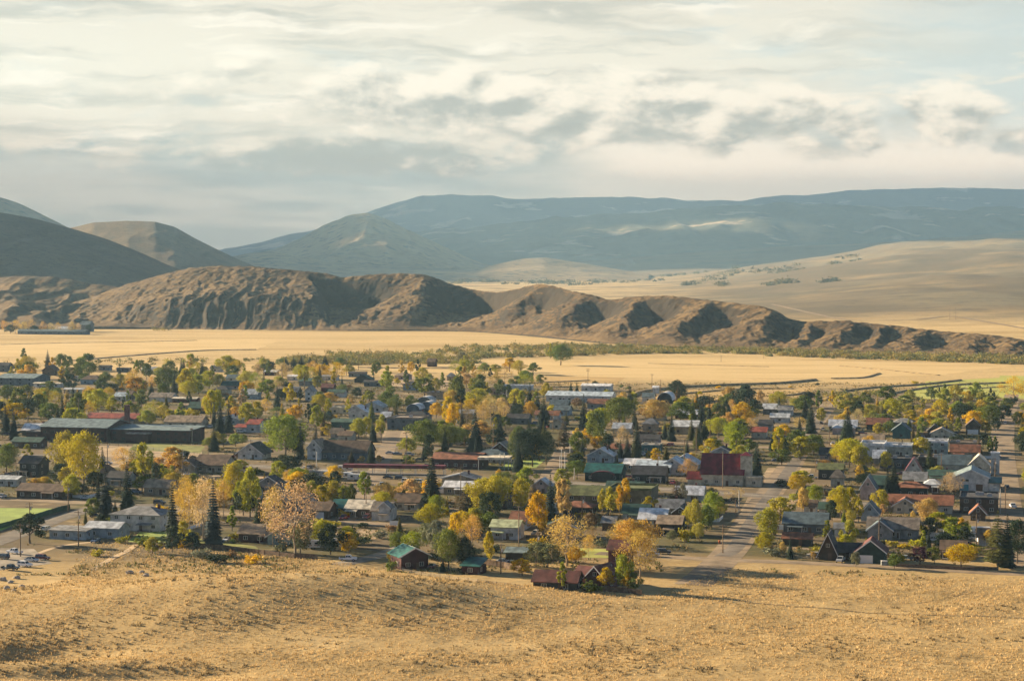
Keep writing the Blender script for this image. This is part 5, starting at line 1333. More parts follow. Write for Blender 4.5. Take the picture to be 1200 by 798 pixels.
# ------------------------------------------------------------------ trees
def leaf_mat(name, lo=0.65, hi=1.3):
    m = bpy.data.materials.new(name); m.use_nodes = True
    t = m.node_tree; X.T = t
    b = t.nodes['Principled BSDF']; b.inputs['Roughness'].default_value = 0.7; b.inputs['Specular IOR Level'].default_value = 0.15
    oi = t.nodes.new('ShaderNodeObjectInfo')
    tcn = t.nodes.new('ShaderNodeTexCoord')
    n = noise(X(tcn.outputs['Object']), 9.0, 3, 0.7)
    n2 = noise(X(tcn.outputs['Object']), 2.5, 3, 0.6)
    hs = t.nodes.new('ShaderNodeHueSaturation')
    v = ss(0.3, 0.7, n) * (hi - lo) + lo
    t.links.new(v.s, hs.inputs['Value'])
    t.links.new((n2 * 0.07 + 0.465).s, hs.inputs['Hue'])
    hs.inputs['Saturation'].default_value = 1.12
    t.links.new(oi.outputs['Color'], hs.inputs['Color'])
    t.links.new(hs.outputs[0], b.inputs['Base Color'])
    tr = t.nodes.new('ShaderNodeBsdfTranslucent'); t.links.new(hs.outputs[0], tr.inputs[0])
    ms = t.nodes.new('ShaderNodeMixShader'); ms.inputs[0].default_value = 0.29
    t.links.new(b.outputs[0], ms.inputs[1]); t.links.new(tr.outputs[0], ms.inputs[2])
    t.links.new(ms.outputs[0], t.nodes['Material Output'].inputs[0])
    return m
M['leaf'] = leaf_mat('leaves')
M['needle'] = leaf_mat('needles', 0.6, 1.25)
cm('bark', (0.17, 0.125, 0.085), var=0.35, scale=2.0, rough=0.95)
cm('pale_bark', (0.36, 0.28, 0.19), var=0.3, scale=2.0, rough=0.95)

gmat = bpy.data.materials.new('grass_blades'); gmat.use_nodes = True
t = gmat.node_tree; X.T = t
b = t.nodes['Principled BSDF']; b.inputs['Roughness'].default_value = 0.9; b.inputs['Specular IOR Level'].default_value = 0.1
an = t.nodes.new('ShaderNodeAttribute'); an.attribute_name = 'cover'
t.links.new(an.outputs['Color'], b.inputs['Base Color'])
tr = t.nodes.new('ShaderNodeBsdfTranslucent'); t.links.new(an.outputs['Color'], tr.inputs[0])
ms = t.nodes.new('ShaderNodeMixShader'); ms.inputs[0].default_value = 0.25
t.links.new(b.outputs[0], ms.inputs[1]); t.links.new(tr.outputs[0], ms.inputs[2]); t.links.new(ms.outputs[0], t.nodes['Material Output'].inputs[0])


def rand_dirs(n, up=0.0):
    v = NR.normal(size=(n, 3)); v[:, 2] += up
    return v / np.linalg.norm(v, axis=1, keepdims=True)

def leaves(lobes, n, size, shell=(0.70, 1.05), rough=0.75, tri=False):
    """Leaf sprays spread over and through a set of lobes (cx, cy, cz, rx, rz)."""
    L = np.array(lobes, float)
    wgt = (L[:, 3] * (L[:, 3] + L[:, 4])); wgt /= wgt.sum()
    k = NR.choice(len(L), n, p=wgt)
    d = rand_dirs(n, 0.15)
    r = NR.uniform(shell[0], shell[1], n) 
    r = r * (1 + 0.16 * NR.normal(size=n))
    c = L[k, :3] + np.stack([d[:, 0] * L[k, 3], d[:, 1] * L[k, 3], d[:, 2] * L[k, 4]], 1) * r[:, None]
    nn = d * 0.75 + NR.normal(size=(n, 3)) * rough; nn /= np.linalg.norm(nn, axis=1, keepdims=True)
    a_ = np.cross(nn, rand_dirs(n)); a_ /= np.linalg.norm(a_, axis=1, keepdims=True)
    b_ = np.cross(nn, a_)
    s_ = size * NR.uniform(0.55, 1.3, n)[:, None]; s2 = s_ * NR.uniform(0.45, 0.95, n)[:, None]
    V = np.stack([c - a_ * s_, c - b_ * s2, c + a_ * s_, c + b_ * s2], 1).reshape(-1, 3)
    return V

def trunk_mesh(lobes, r0, top, m, n_l=7, lean=0.02, split=0.35):
    b = MB()
    pts = [Vector((0, 0, -0.02))]
    for i in range(1, 6): pts.append(Vector((rng.uniform(-lean, lean) * i * 0.5, rng.uniform(-lean, lean) * i * 0.5, top * i / 5)))
    for i in range(5): b.tube(pts[i], pts[i + 1], r0 * (1 - 0.17 * i), r0 * (1 - 0.17 * (i + 1)), 7, cap=False)
    for l in sorted(lobes, key=lambda q: -q[3])[:n_l]:
        s_ = pts[2 + rng.randrange(0, 3)] if split else pts[3]
        e_ = Vector(l[:3]); mid = s_.lerp(e_, 0.5) + Vector((0, 0, -0.02))
        b.tube(s_, mid, r0 * 0.45, r0 * 0.28, 5, cap=False); b.tube(mid, e_, r0 * 0.28, r0 * 0.08, 5, cap=False)
    return b.mesh('trunk', m)

PROTO = {}
def deciduous(key, n_lobes, crown, n_leaf, size, wid, seed, bark='bark', sparse=False, r0=0.022):
    """Unit-height tree with crown between CROWN heights and half-width WID."""
    rng.seed(seed); NR.seed(seed)
    z0, z1 = crown
    lobes = []
    H_ = z1 - z0
    for i in range(n_lobes):
        f = (i + 0.5) / n_lobes
        zz = z0 + H_ * (0.10 + 0.80 * f)
        env = math.sin(math.pi * min(1, max(0.02, (f * 0.86 + 0.10)))) ** 0.7
        rr = wid * env
        a_ = i * 2.39996 + rng.uniform(-0.5, 0.5)
        q = rr * rng.uniform(0.35, 0.95)
        lr = wid * rng.uniform(0.24, 0.46) * (0.65 + 0.35 * env)
        lobes.append((math.cos(a_) * q, math.sin(a_) * q, zz, lr, lr * rng.uniform(0.8, 1.15)))
    lobes.append((rng.uniform(-.1, .1) * wid, rng.uniform(-.1, .1) * wid, z1 - wid * 0.35, wid * 0.38, wid * 0.40))
    V = leaves(lobes, n_leaf, size, (0.35, 1.1) if sparse else (0.62, 1.06))
    V[:, 2] = np.maximum(V[:, 2], z0 * 0.8)
    zmax = V[:, 2].max(); V[:, 2] *= 1.0 / zmax
    Fc = np.arange(len(V), dtype=np.int32).reshape(-1, 4)
    cr = new_mesh('crown', V, Fc, M['leaf'])
    tk = trunk_mesh([(l[0], l[1], l[2] / zmax, l[3], l[4]) for l in lobes], r0, (z0 + 0.55 * H_) / zmax, M[bark], 9 if sparse else 6)
    PROTO.setdefault(key, []).append((tk, cr, wid))

for s_ in range(5): deciduous('D', 12 + s_, (0.16, 1.0), 3600, 0.024, 0.40, 100 + s_)
for s_ in range(2): deciduous('L', 22 + s_, (0.24, 1.0), 6500, 0.0165, 0.42, 120 + s_)         # large spreading crowns, finer leaves
for s_ in range(3): deciduous('P', 13, (0.10, 1.0), 2300, 0.022, 0.17, 130 + s_)
for s_ in range(4): deciduous('T', 22, (0.18, 1.0), 3200, 0.0115, 0.40, 140 + s_, 'pale_bark', True, 0.018)
for s_ in range(3): deciduous('U', 12, (0.30, 1.0), 2200, 0.023, 0.26, 150 + s_)                # slim crown on a bare stem

def bush(seed, n=520, size=0.075):
    rng.seed(seed); NR.seed(seed)
    lobes = []
    for i in range(9):
        a_ = i * 2.4; q = rng.uniform(0.1, 0.40)
        lobes.append((math.cos(a_) * q, math.sin(a_) * q, rng.uniform(0.25, 0.66), rng.uniform(0.2, 0.32), rng.uniform(0.22, 0.36)))
    V = leaves(lobes, n, size, (0.5, 1.08)); V[:, 2] = np.maximum(V[:, 2], 0.0); V[:, 2] /= V[:, 2].max()
    cr = new_mesh('foliage', V, np.arange(len(V), dtype=np.int32).reshape(-1, 4), M['leaf'])
    b = MB()
    for i in range(5):
        l = lobes[i]; b.tube((l[0] * 0.2, l[1] * 0.2, -0.02), l[:3], 0.03, 0.012, 5, cap=False)
    PROTO.setdefault('B', []).append((b.mesh('stems', M['bark']), cr, 0.55))
for s_ in range(4): bush(160 + s_)

def spruce(key, seed, wid, nw=24, base=0.05, droop=0.05, gap=0.0):
    rng.seed(seed); NR.seed(seed)
    V = []
    def quad(p, q, w):
        d = (q - p); s_ = d.cross(Vector((0, 0, 1))).normalized() * w
        up = Vector((0, 0, w * 0.35))
        V.extend([p - s_ * 0.35, p + s_ * 0.35, q + s_ * 0.55 - up, q - s_ * 0.55 - up])
    for k in range(nw):
        f = k / (nw - 1)
        z = base + (0.985 - base) * f ** 0.92
        rr = wid * (1 - f) ** 0.86 * rng.uniform(0.82, 1.12) + 0.008
        nb = max(4, int(15 * (1 - f) + 4))
        a0 = rng.uniform(0, 6.28)
        for i in range(nb):
            if gap and rng.random() < gap: continue
            a_ = a0 + 6.283 * i / nb + rng.uniform(-0.25, 0.25)
            r_ = rr * rng.uniform(0.72, 1.12)
            d = Vector((math.cos(a_), math.sin(a_), 0))
            dz = -droop * (1 - f) * rng.uniform(0.6, 1.5) * (r_ / wid) - 0.004
            p0 = Vector((0, 0, z)) + d * r_ * 0.08
            p1 = Vector((0, 0, z + dz * 0.35)) + d * r_ * 0.62
            p2 = Vector((0, 0, z + dz + 0.006)) + d * r_
            w_ = 0.026 + 0.020 * (1 - f)
            quad(p0, p1, w_ * 1.25); quad(p1 - d * 0.006, p2, w_)
            for s_ in (-1, 1):
                e_ = d.cross(Vector((0, 0, 1))) * s_
                quad(p1 * 0.6 + p0 * 0.4, p1 * 0.5 + p2 * 0.5 + e_ * r_ * 0.26 + Vector((0, 0, dz * 0.3)), w_ * 0.75)
                if rng.random() < 0.7:
                    q_ = p1 + e_ * r_ * 0.15
                    quad(p1, q_ + Vector((0, 0, -0.028 * (1 - f) - 0.006)) + d * 0.012, w_ * 0.7)
    V.extend([Vector((-0.008, 0, 0.95)), Vector((0.008, 0, 0.95)), Vector((0.002, 0, 1.0)), Vector((-0.002, 0, 1.0))])
    V.extend([Vector((0, -0.008, 0.95)), Vector((0, 0.008, 0.95)), Vector((0, 0.002, 1.0)), Vector((0, -0.002, 1.0))])
    A_ = np.array([tuple(v) for v in V]); 
    cr = new_mesh('crown', A_, np.arange(len(A_), dtype=np.int32).reshape(-1, 4), M['needle'])
    tk = MB().tube((0, 0, -0.02), (0, 0, 0.9), 0.016, 0.004, 7, cap=False).mesh('trunk', M['bark'])
    PROTO.setdefault(key, []).append((tk, cr, wid))
for s_ in range(4): spruce('S', 200 + s_, 0.185)
for s_ in range(2): spruce('N', 210 + s_, 0.115, 22, 0.06)
for s_ in range(2): spruce('I', 220 + s_, 0.25, 19, 0.14, 0.02, 0.22)          # open, ragged pine

COL = dict(g=(0.125, 0.155, 0.032), d=(0.030, 0.046, 0.022), y=(0.37, 0.335, 0.05), Y=(0.54, 0.38, 0.045), o=(0.52, 0.365, 0.12), t=(0.50, 0.385, 0.185), s=(0.20, 0.20, 0.115), p=(0.085, 0.03, 0.045), b=(0.23, 0.16, 0.075), G=(0.24, 0.27, 0.042))
CONE = dict(g=(0.050, 0.068, 0.036), d=(0.030, 0.046, 0.033), b=(0.11, 0.085, 0.045), y=(0.13, 0.125, 0.035), s=(0.06, 0.08, 0.07), o=(0.15, 0.09, 0.04))
CW = dict(g='green', d='dark green', y='yellow-green', Y='bright yellow', o='golden orange', t='tan-gold', s='sage-grey', p='purple-leaved', b='brownish', G='bright green')
KW = dict(D='broadleaf tree', L='spreading broadleaf tree', P='narrow upright tree', T='thin-leaved tree', U='slim-crowned tree', B='shrub', S='spruce', N='narrow spruce', I='ragged pine')
KN = dict(D='broadleaf_tree', L='broadleaf_tree', P='poplar_tree', T='cottonwood_tree', U='broadleaf_tree', B='shrub', S='spruce_tree', N='spruce_tree', I='pine_tree')
KG = dict(D='leafy trees of the town', L='leafy trees of the town', P='narrow trees of the town', T='thin gold trees of the town', U='leafy trees of the town', B='shrubs in the yards', S='spruces of the town', N='spruces of the town', I='pines of the town')
TREES = []
def tree(kind, c, px, py, top, wpx, rel=None):
    p = at(px, py)
    h = (py - top) * p.y / F * 1.02
    w = wpx * p.y / F / 2 * (1.06 if kind in 'SNP' else 1.28)
    tk, cr, wid = rng.choice(PROTO[kind])
    root = bpy.data.objects.new(KN[kind], None); root.location = p; root.rotation_euler = (0, 0, rng.uniform(0, 6.28))
    sx = w / wid
    sx = max(0.35 * h, min(sx, 2.6 * h))
    root.scale = (sx, sx * rng.uniform(0.9, 1.1), h)
    C.objects.link(root)
    pal = CONE if kind in 'SNI' else COL
    base = pal.get(c, COL.get(c))
    j = rng.uniform(0.82, 1.18)
    hue = rng.uniform(-0.10, 0.10)
    cc_ = (min(1, base[0] * j * (1 + hue)), min(1, base[1] * j), min(1, base[2] * j * rng.uniform(0.8, 1.2)), 1)
    a_ = link('trunk' if kind != 'B' else 'stems', tk, root); b_ = link('crown' if kind != 'B' else 'foliage', cr, root); b_.color = cc_
    root['category'] = 'shrub' if kind == 'B' else 'tree'
    root['group'] = KG[kind]
    sz = 'very tall' if h > 19 else 'tall' if h > 14 else 'mid-sized' if h > 9 else 'small' if h > 4.5 else 'low'
    rel_, sh = nearest_land(px, (py + top) / 2)
    AUTO.append((root, f"{sz} {CW.get(c, 'green')} {KW[kind]} {rel_} the {sh}", px, py))
    TREES.append((px, py, top, wpx, p.x, p.y))
    return root
rng.seed(5)
TL = """P g 28 427 408 8;S b 56 430 410 9;D g 72 434 414 14;D g 81 432 417 10;D g 104 435 414 20;B d 20 434 425 9;D y 31 438 425 14;B y 40 433 424 9;D s 82 443 430 20;D s 72 444 433 12
D d 83 457 438 17;D g 100 449 436 12;D g 118 457 443 16;U g 22 489 454 16;U g 45 488 461 15;P Y 29 482 461 9;U y 16 489 464 13;S d 47 464 450 7;D G 67 465 454 12;S d 73 493 460 9
D g 92 491 459 17;D g 86 490 465 14;D y 104 480 456 16;D y 115 484 455 22;U y 131 489 463 14;D d 130 462 449 22;T o 156 456 431 18;T o 151 452 436 11;D g 172 445 425 11;T o 178 458 440 10;D g 191 458 430 20;D y 186 440 430 12
D G 204 455 445 10;D y 217 463 431 20;D y 225 449 430 12;D y 245 455 434 18;S d 215 435 421 8;D y 266 438 416 20;T Y 277 439 421 14;D y 258 455 438 11;T t 302 447 425 12;D y 247 490 456 16;D y 255 489 455 14;T Y 242 488 462 11
S d 258 509 469 15;S d 268 507 468 14;S d 251 500 472 10;D o 277 489 472 12;D y 290 498 471 22;D y 302 492 470 15;D y 191 491 474 18;B y 210 488 478 10;B y 220 487 478 9;B y 229 488 478 9;D y 253 524 505 12;D G 244 524 512 12;U y 262 524 508 9;D G 276 523 507 14;D G 284 520 508 10
S d 335 435 418 16;S d 344 434 418 14;S d 353 434 417 14;S d 363 433 418 13;S d 381 432 416 14;S d 371 436 420 9;T t 331 447 424 22;T o 366 440 422 15;T Y 394 447 423 21;U y 357 455 428 12;T t 305 462 443 14;T t 322 465 443 20;U y 340 480 449 12;T o 311 485 466 14;D Y 386 474 459 16;U o 411 480 463 9
D d 330 470 455 16;D y 372 455 440 12;U G 371 511 474 15;S b 379 510 476 10;D y 420 514 489 18;D y 429 512 488 16;S d 437 518 488 12;U y 447 519 485 11;D Y 385 512 496 13;L G 334 538 484 42;S d 352 538 495 14;D d 345 536 500 18
D G 453 458 434 16;S d 369 440 428 6;P g 476 451 433 8;B y 466 450 442 6;D g 537 473 438 18;D G 533 470 445 11;D g 563 459 438 16;D y 562 458 446 9;D g 586 464 444 14;D g 596 464 450 8;B y 502 460 450 8;D Y 526 500 464 14;D Y 530 505 471 12;D Y 511 490 471 16;D d 540 478 455 14
T t 575 497 461 28;T o 566 499 470 18;T b 547 503 476 14;S b 541 503 472 8;L g 498 530 490 34;L g 525 527 497 36;D g 545 522 500 18;S d 557 531 484 28;S d 586 517 481 13;S d 603 486 462 12;S d 598 470 456 8;T o 590 495 470 14;U d 503 545 508 12
N d 621 476 449 10;S d 630 487 461 13;S g 637 500 464 18;S d 684 502 462 15;D g 700 522 479 22;L g 726 500 464 34;D G 716 495 470 16;D d 704 498 476 18;L d 612 548 502 26;L d 624 547 500 26;L g 604 545 503 18;L d 640 545 504 20;I b 661 526 490 22;D Y 676 516 501 9;T t 730 525 498 18;S g 746 540 490 17
D d 713 538 508 18;S d 735 541 510 14;S d 727 540 515 12;D b 676 478 466 14;B y 647 484 473 9;N g 669 461 447 6;N g 676 462 449 6;L o 767 496 467 32;D g 797 494 470 24;N d 804 481 458 8;S d 822 502 467 14;N d 831 508 462 9;D g 840 498 472 18;D d 851 494 469 11;T o 857 488 467 10;L G 859 528 493 24;D G 862 533 505 18;T o 879 507 488 14
S d 787 517 486 14;S d 779 515 492 10;S d 887 566 520 20;U Y 769 545 525 12;D Y 760 540 528 8;T o 806 560 536 20;B b 796 556 543 14;D y 782 512 496 14;S d 913 486 465 10;N b 940 476 460 8;S g 950 508 470 17;T o 938 505 488 20;D g 933 528 503 18;D g 941 526 505 12;U y 912 540 500 13;D d 918 538 512 14;N d 906 528 500 12
P g 959 480 457 8;S g 993 517 479 22;T t 968 480 464 7;D y 984 482 463 14;D y 992 480 461 14;D y 1004 480 463 12;D g 1012 472 459 9;D g 1018 474 465 12;D y 1022 498 481 14;T t 1005 498 478 14;D g 1036 502 484 18;D y 1045 490 466 18;D y 1038 482 468 14;D y 1055 485 470 14;D y 1029 510 495 12;D g 1042 510 493 16
L y 995 548 513 30;D y 1007 550 521 22;T Y 982 545 521 14;T o 965 547 538 14;D y 1037 552 528 13;D d 1012 560 545 18
T Y 1188 472 439 24;B d 1188 472 464 8;D y 1075 480 474 10;D G 1080 509 488 11;D y 1065 486 472 14;D y 1098 500 482 18;L d 1127 494 472 24;L g 1122 484 471 16;D g 1151 480 470 15;L g 1158 500 474 24;D Y 1155 508 493 13;P G 1123 508 489 9;N b 1070 523 493 8;D y 1110 510 492 15;D d 1167 506 488 10;D y 1108 482 473 10
N b 1147 534 511 10;P g 1160 532 511 8;P g 1166 532 511 8;B d 1118 519 508 16;D y 1181 478 470 14;T o 1078 492 477 12;D G 1052 492 481 10
L g 8 556 519 24;P G 11 548 519 10;P y 32 552 520 13;L y 77 560 503 32;L y 98 574 503 40;D Y 40 571 560 10;D o 40 570 561 12;D Y 52 571 558 14;B y 58 571 560 10;D y 84 584 555 20;D d 110 575 552 18;D d 92 580 566 20
S d 124 607 547 20;S d 149 607 541 24;S g 135 607 587 12;N d 115 600 556 10;U y 168 571 518 18;D d 182 573 541 11;U y 190 569 543 10;U y 201 566 545 9;T o 207 566 548 12;D d 174 568 555 14
T o 216 610 553 30;T t 238 632 556 36;T o 222 628 560 26;T o 262 606 560 16;S g 202 640 568 22;S s 250 641 562 26;L y 273 596 540 26;D y 293 606 546 26;D G 281 602 563 12;D y 296 600 562 14;P G 272 622 592 11;D y 215 632 610 16;B y 222 636 620 12;D d 285 604 575 26
T t 346 652 560 56;T o 320 640 566 24;D s 352 650 610 24;B s 330 648 632 14;D y 365 590 562 16;D y 378 594 568 18;D y 390 592 562 18;D y 402 593 568 16;D g 412 590 566 12;U G 427 592 551 14;B y 404 598 585 12;B Y 403 607 596 12;D d 345 590 560 12;B d 411 637 615 12;B d 415 632 622 10
S d 506 597 531 28;D y 460 584 569 14;D y 475 583 568 8;D y 470 583 565 12;I b 547 602 560 22;L y 567 604 558 34;L y 580 606 556 28;D d 572 612 575 24;D Y 585 565 549 8;T b 537 600 580 12;D o 424 542 534 7;D o 444 542 533 8;S g 435 545 518 14;S b 412 545 526 10
L y 610 604 558 18;I b 625 595 562 16;D Y 630 630 574 20;S d 645 612 556 18;U t 660 616 560 16;U y 715 612 570 14;U y 706 608 572 9;U Y 732 606 560 16;T Y 726 606 566 10;D b 691 620 600 14;T b 694 640 616 12
T o 664 663 600 50;T o 690 652 625 14;L o 742 662 606 48;T o 750 676 618 38;T o 728 640 608 30;T t 756 668 640 24;D s 628 664 634 22;D s 642 665 636 24;D Y 612 674 654 22;P G 659 691 658 11;D Y 710 690 664 15;D Y 736 693 666 15;D G 730 692 648 18;D g 742 694 670 18;B g 693 694 679 20;D Y 674 660 640 20
L G 484 652 621 24;L g 465 648 622 20;D s 511 648 608 22;D s 500 640 612 18;D Y 533 630 600 17;T o 553 642 600 24;L g 526 668 618 30;D d 545 668 628 22;D y 574 660 622 14;D Y 460 660 643 12;B g 458 669 655 12;N s 519 670 655 8;D Y 600 690 650 1
L y 815 624 584 15;L y 806 620 592 13;L G 834 618 574 20;D g 828 622 590 16;I b 793 600 563 24;D s 800 590 565 10;D d 826 616 600 14;B y 816 629 616 14;D s 788 634 620 12;B y 803 634 617 12;T t 858 586 573 16;T t 866 584 572 12;B y 760 560 548 10;U t 849 640 627 3
L y 900 636 594 24;B d 896 636 626 16;D b 906 630 608 10;D o 940 602 570 13;L G 955 594 567 18;L y 985 608 568 20;D y 996 606 570 18;D d 975 610 585 14;U y 1006 612 585 10;D y 1032 600 573 15;S d 1047 584 538 22;S d 1040 580 548 12;D o 1034 604 590 8;L o 1088 617 582 26;D o 1070 608 598 6;T t 1114 582 552 26;D y 1100 560 545 16;B y 1082 548 540 10
P G 969 634 609 11;D y 995 644 608 16;D y 990 648 625 16;S d 926 655 628 9;D o 917 652 634 8;D o 953 655 646 7;D p 1078 662 640 20;L Y 1126 666 636 30;P G 1082 646 621 11;P G 1117 642 616 13;U Y 1127 632 606 12;D d 1106 645 624 26;D g 1095 660 640 14;I y 1169 664 598 34;S d 1180 664 602 24;L d 1192 660 606 28;D Y 1158 640 620 12;D G 1132 630 612 10;T o 1146 655 640 12
B d 940 582 570 14;D y 930 588 578 14;B y 1046 640 632 12;D s 1003 664 645 10;D g 1048 666 648 14;B d 915 570 560 14;U Y 1007 566 545 10;P y 1015 640 630 5
P y 645 420 402 5;L g 657 428 403 24;D y 545 432 416 8;D s 541 428 412 14;D g 330 430 420 12
T o 5 390 375 9;T o 18 391 374 12;T o 36 391 374 12;T t 27 390 376 10;T o 50 390 376 8;T o 68 391 377 7;T o 84 392 376 9;D d 12 391 380 12;D d 40 391 381 10;D d 104 390 380 6;T t 60 389 378 8;T t 92 390 378 7"""
for line in TL.split('\n'):
    for q in line.split(';'):
        k, c, x, y, tp, w = q.split()
        if float(w) < 3.5: continue
        tree(k, c, float(x), float(y), float(tp), float(w))

# further trees and shrubs in the gaps, never in front of a building that shows
def blocked(px, py, top, w, x, y):
    for (bx, by, br, bpx, bpy, bw, bh, bwm, bdm, byw) in FOOT:
        if (x - bx) ** 2 + (y - by) ** 2 < (br * 0.95 + 1.5) ** 2: return True
        if py > bpy - 1 and abs(px - bpx) < (bw + w) / 2 - 1 and top < bpy - 2:
            if not (bh < 17 and bw < 40 and w < bw * 0.55 and rng.random() < 0.45): return True
    return False
ROADS = [o for o in C.objects if o.type == 'MESH' and o.name.split('.')[0] in ('main_street', 'east_street', 'highway', 'front_lane', 'field_road', 'west_street', 'north_street', 'side_street', 'cross_street', 'gravel_lot', 'soccer_field', 'parking_lot', 'driveway', 'school_yard')]
RV = []
for o in ROADS:
    v = np.zeros(len(o.data.vertices) * 3, np.float32); o.data.vertices.foreach_get('co', v); v = v.reshape(-1, 3)
    for pgn in o.data.polygons:
        RV.append(v[list(pgn.vertices)].mean(0)[:2])
RV = np.array(RV)
def on_road(x, y, r=6.5): return bool((((RV - np.array([x, y])) ** 2).sum(1) < r * r).any())
def fill_houses(n, xr, yr, seed):
    rng.seed(seed); k = 0; tries = 0
    WW = dict(white='white', cream='cream', tan='tan', brown='brown', grey='grey', blue='pale blue', dark='dark', pink='pinkish')
    RW = dict(white='white', grey='grey', dark='dark', brown='brown', tan='tan', silver='silver', rust='rust-red', slate='slate', green='green')
    while k < n and tries < 5000:
        tries += 1
        px = rng.uniform(*xr); py = rng.uniform(*yr); p = at(px, py, 0.0)
        w = rng.uniform(9, 15); d = rng.uniform(7, 10)
        c = Vector((p.x, p.y)) + Vector((-math.sin(YAW), math.cos(YAW))) * d / 2
        if on_road(c.x, c.y, 9 + w * 0.2): continue
        if any((c.x - b_[0]) ** 2 + (c.y - b_[1]) ** 2 < (b_[2] + w * 0.62 + 1.5) ** 2 for b_ in FOOT): continue
        if any((c.x - t_[4]) ** 2 + (c.y - t_[5]) ** 2 < 7.0 ** 2 for t_ in TREES): continue
        wc = rng.choice(list(WW)); rc = rng.choice(list(RW)); st = rng.choice(['gx', 'gx', 'gx', 'gy', 'hip'])
        sm = rng.random() < 0.2
        if sm: w *= 0.55; d *= 0.7
        r_ = building('shed' if sm else 'house', 'x', 'x', 'shed' if sm else 'house', px, py, w * F / p.y, d, rng.uniform(2.8, 3.8), rng.uniform(1.6, 3.2), st, wc, rc, chim=None if rng.random() < 0.5 else 0.2)
        LAND.pop()
        rel_, sh_ = nearest_land(px, py - 3)
        AUTO.append((r_, f"small {WW[wc]} {'shed' if sm else 'house'} under a {RW[rc]} roof {rel_} the {sh_}", px, py))
        r_['group'] = 'small houses and sheds among the trees'
        k += 1
fill_houses(26, (-20, 560), (438, 545), 61)
fill_houses(16, (560, 960), (474, 560), 62)
fill_houses(12, (960, 1200), (480, 600), 63)
fill_houses(12, (120, 640), (560, 612), 64)
fill_houses(8, (640, 860), (560, 632), 65)
def fill(n, kinds, cols, xr, yr, hr, wr, seed):
    rng.seed(seed); k = 0; tries = 0
    while k < n and tries < 6000:
        tries += 1
        px = rng.uniform(*xr); py = yr[0] + (yr[1] - yr[0]) * rng.random()
        p = at(px, py, 0.0)
        h = rng.uniform(*hr); w = rng.uniform(*wr) * h
        hp = h * F / p.y; wp = w * F / p.y
        kd = rng.choice(kinds)
        if kd in 'SN': wp *= 0.55
        if kd == 'P': wp *= 0.45
        if blocked(px, py, py - hp, wp, p.x, p.y) or on_road(p.x, p.y): continue
        if any(abs(px - t_[0]) < (wp + t_[3]) * 0.30 and abs(py - t_[1]) < 3.5 for t_ in TREES): continue
        tree(kd, rng.choice(cols), px, py, py - hp, wp); k += 1
fill(100, 'DDDLSPTU', 'gydyYogdyG', (-30, 420), (432, 500), (7, 14), (0.7, 1.05), 31)
fill(60, 'DDDLSSU', 'gydyYogddG', (420, 960), (466, 545), (7, 14), (0.7, 1.05), 32)
fill(34, 'DDDSUP', 'gydyYyG', (960, 1230), (468, 520), (7, 12), (0.6, 0.9), 33)
fill(34, 'DDLSU', 'gydyYyd', (-30, 600), (560, 650), (5, 10), (0.6, 0.9), 34)
fill(22, 'DDLSU', 'gydyYyd', (600, 1230), (560, 650), (5, 9), (0.6, 0.9), 35)
fill(55, 'DLTUP', 'yGYotyg', (-30, 620), (434, 520), (7, 14), (0.75, 1.05), 41)
fill(45, 'DLSU', 'ydgyGYd', (620, 1230), (470, 640), (6, 11), (0.75, 1.05), 42)
fill(70, 'DDLUPP', 'yGYgyGgd', (-30, 640), (436, 500), (7, 13), (0.75, 1.05), 43)
fill(40, 'DDLU', 'yGgyGYd', (560, 1230), (474, 560), (7, 12), (0.75, 1.05), 44)
fill(14, 'SN', 'ddg', (-30, 420), (440, 560), (10, 17), (0.7, 0.9), 45)
fill(16, 'SN', 'ddg', (420, 1150), (484, 560), (9, 16), (0.7, 0.9), 47)
fill(40, 'DLUT', 'yGgotYd', (110, 640), (548, 605), (6, 11), (0.75, 1.05), 46)
fill(170, 'B', 'gydydyYsb', (-30, 1230), (450, 660), (1.6, 3.6), (1.2, 2.0), 36)

rng.seed(77)
HS = [o for o in C.objects if o.parent is None and o.get('category') in ('house', 'shop', 'barn', 'garage', 'motel', 'hall', 'cabin')]
SHORT = {}
for o in HS:
    r_ = min(FOOT, key=lambda f: (f[0] - o.location.x) ** 2 + (f[1] - o.location.y) ** 2)
    SHORT[o] = r_
nc = 0
for o in HS:
    f = SHORT[o]
    if o.location.y > 1150: continue
    sgn = rng.choice((-1, 1))
    cpos = Vector((f[0], f[1], 0)) + Vector((math.cos(f[9]), math.sin(f[9]), 0)) * sgn * (f[7] / 2 + rng.uniform(2.5, 6)) + Vector((math.sin(f[9]), -math.cos(f[9]), 0)) * rng.uniform(-2, f[8] / 2 + 2)
    px_, py_ = 600 + F * cpos.x / cpos.y, 300 + HC * F / cpos.y
    if py_ > 668 or any((cpos.x - b_[0]) ** 2 + (cpos.y - b_[1]) ** 2 < (min(b_[7], b_[8]) / 2 + 1.5) ** 2 for b_ in FOOT): continue
    cl = rng.choice(['white', 'silver', 'black', 'blue', 'red', 'tan', 'green', 'maroon']); kd = rng.choice(['car', 'suv', 'pickup'])
    v_ = vehicle(kd, cl, px_, py_, rng.choice((0, 90, 180, 270)) + rng.uniform(-8, 8), 'x')
    rel_, sh_ = nearest_land(px_, py_ - 3)
    AUTO.append((v_, f"{cl} {dict(car='car', suv='wagon', pickup='pickup')[kd]} parked {rel_} the {sh_}", px_, py_))
    nc += 1
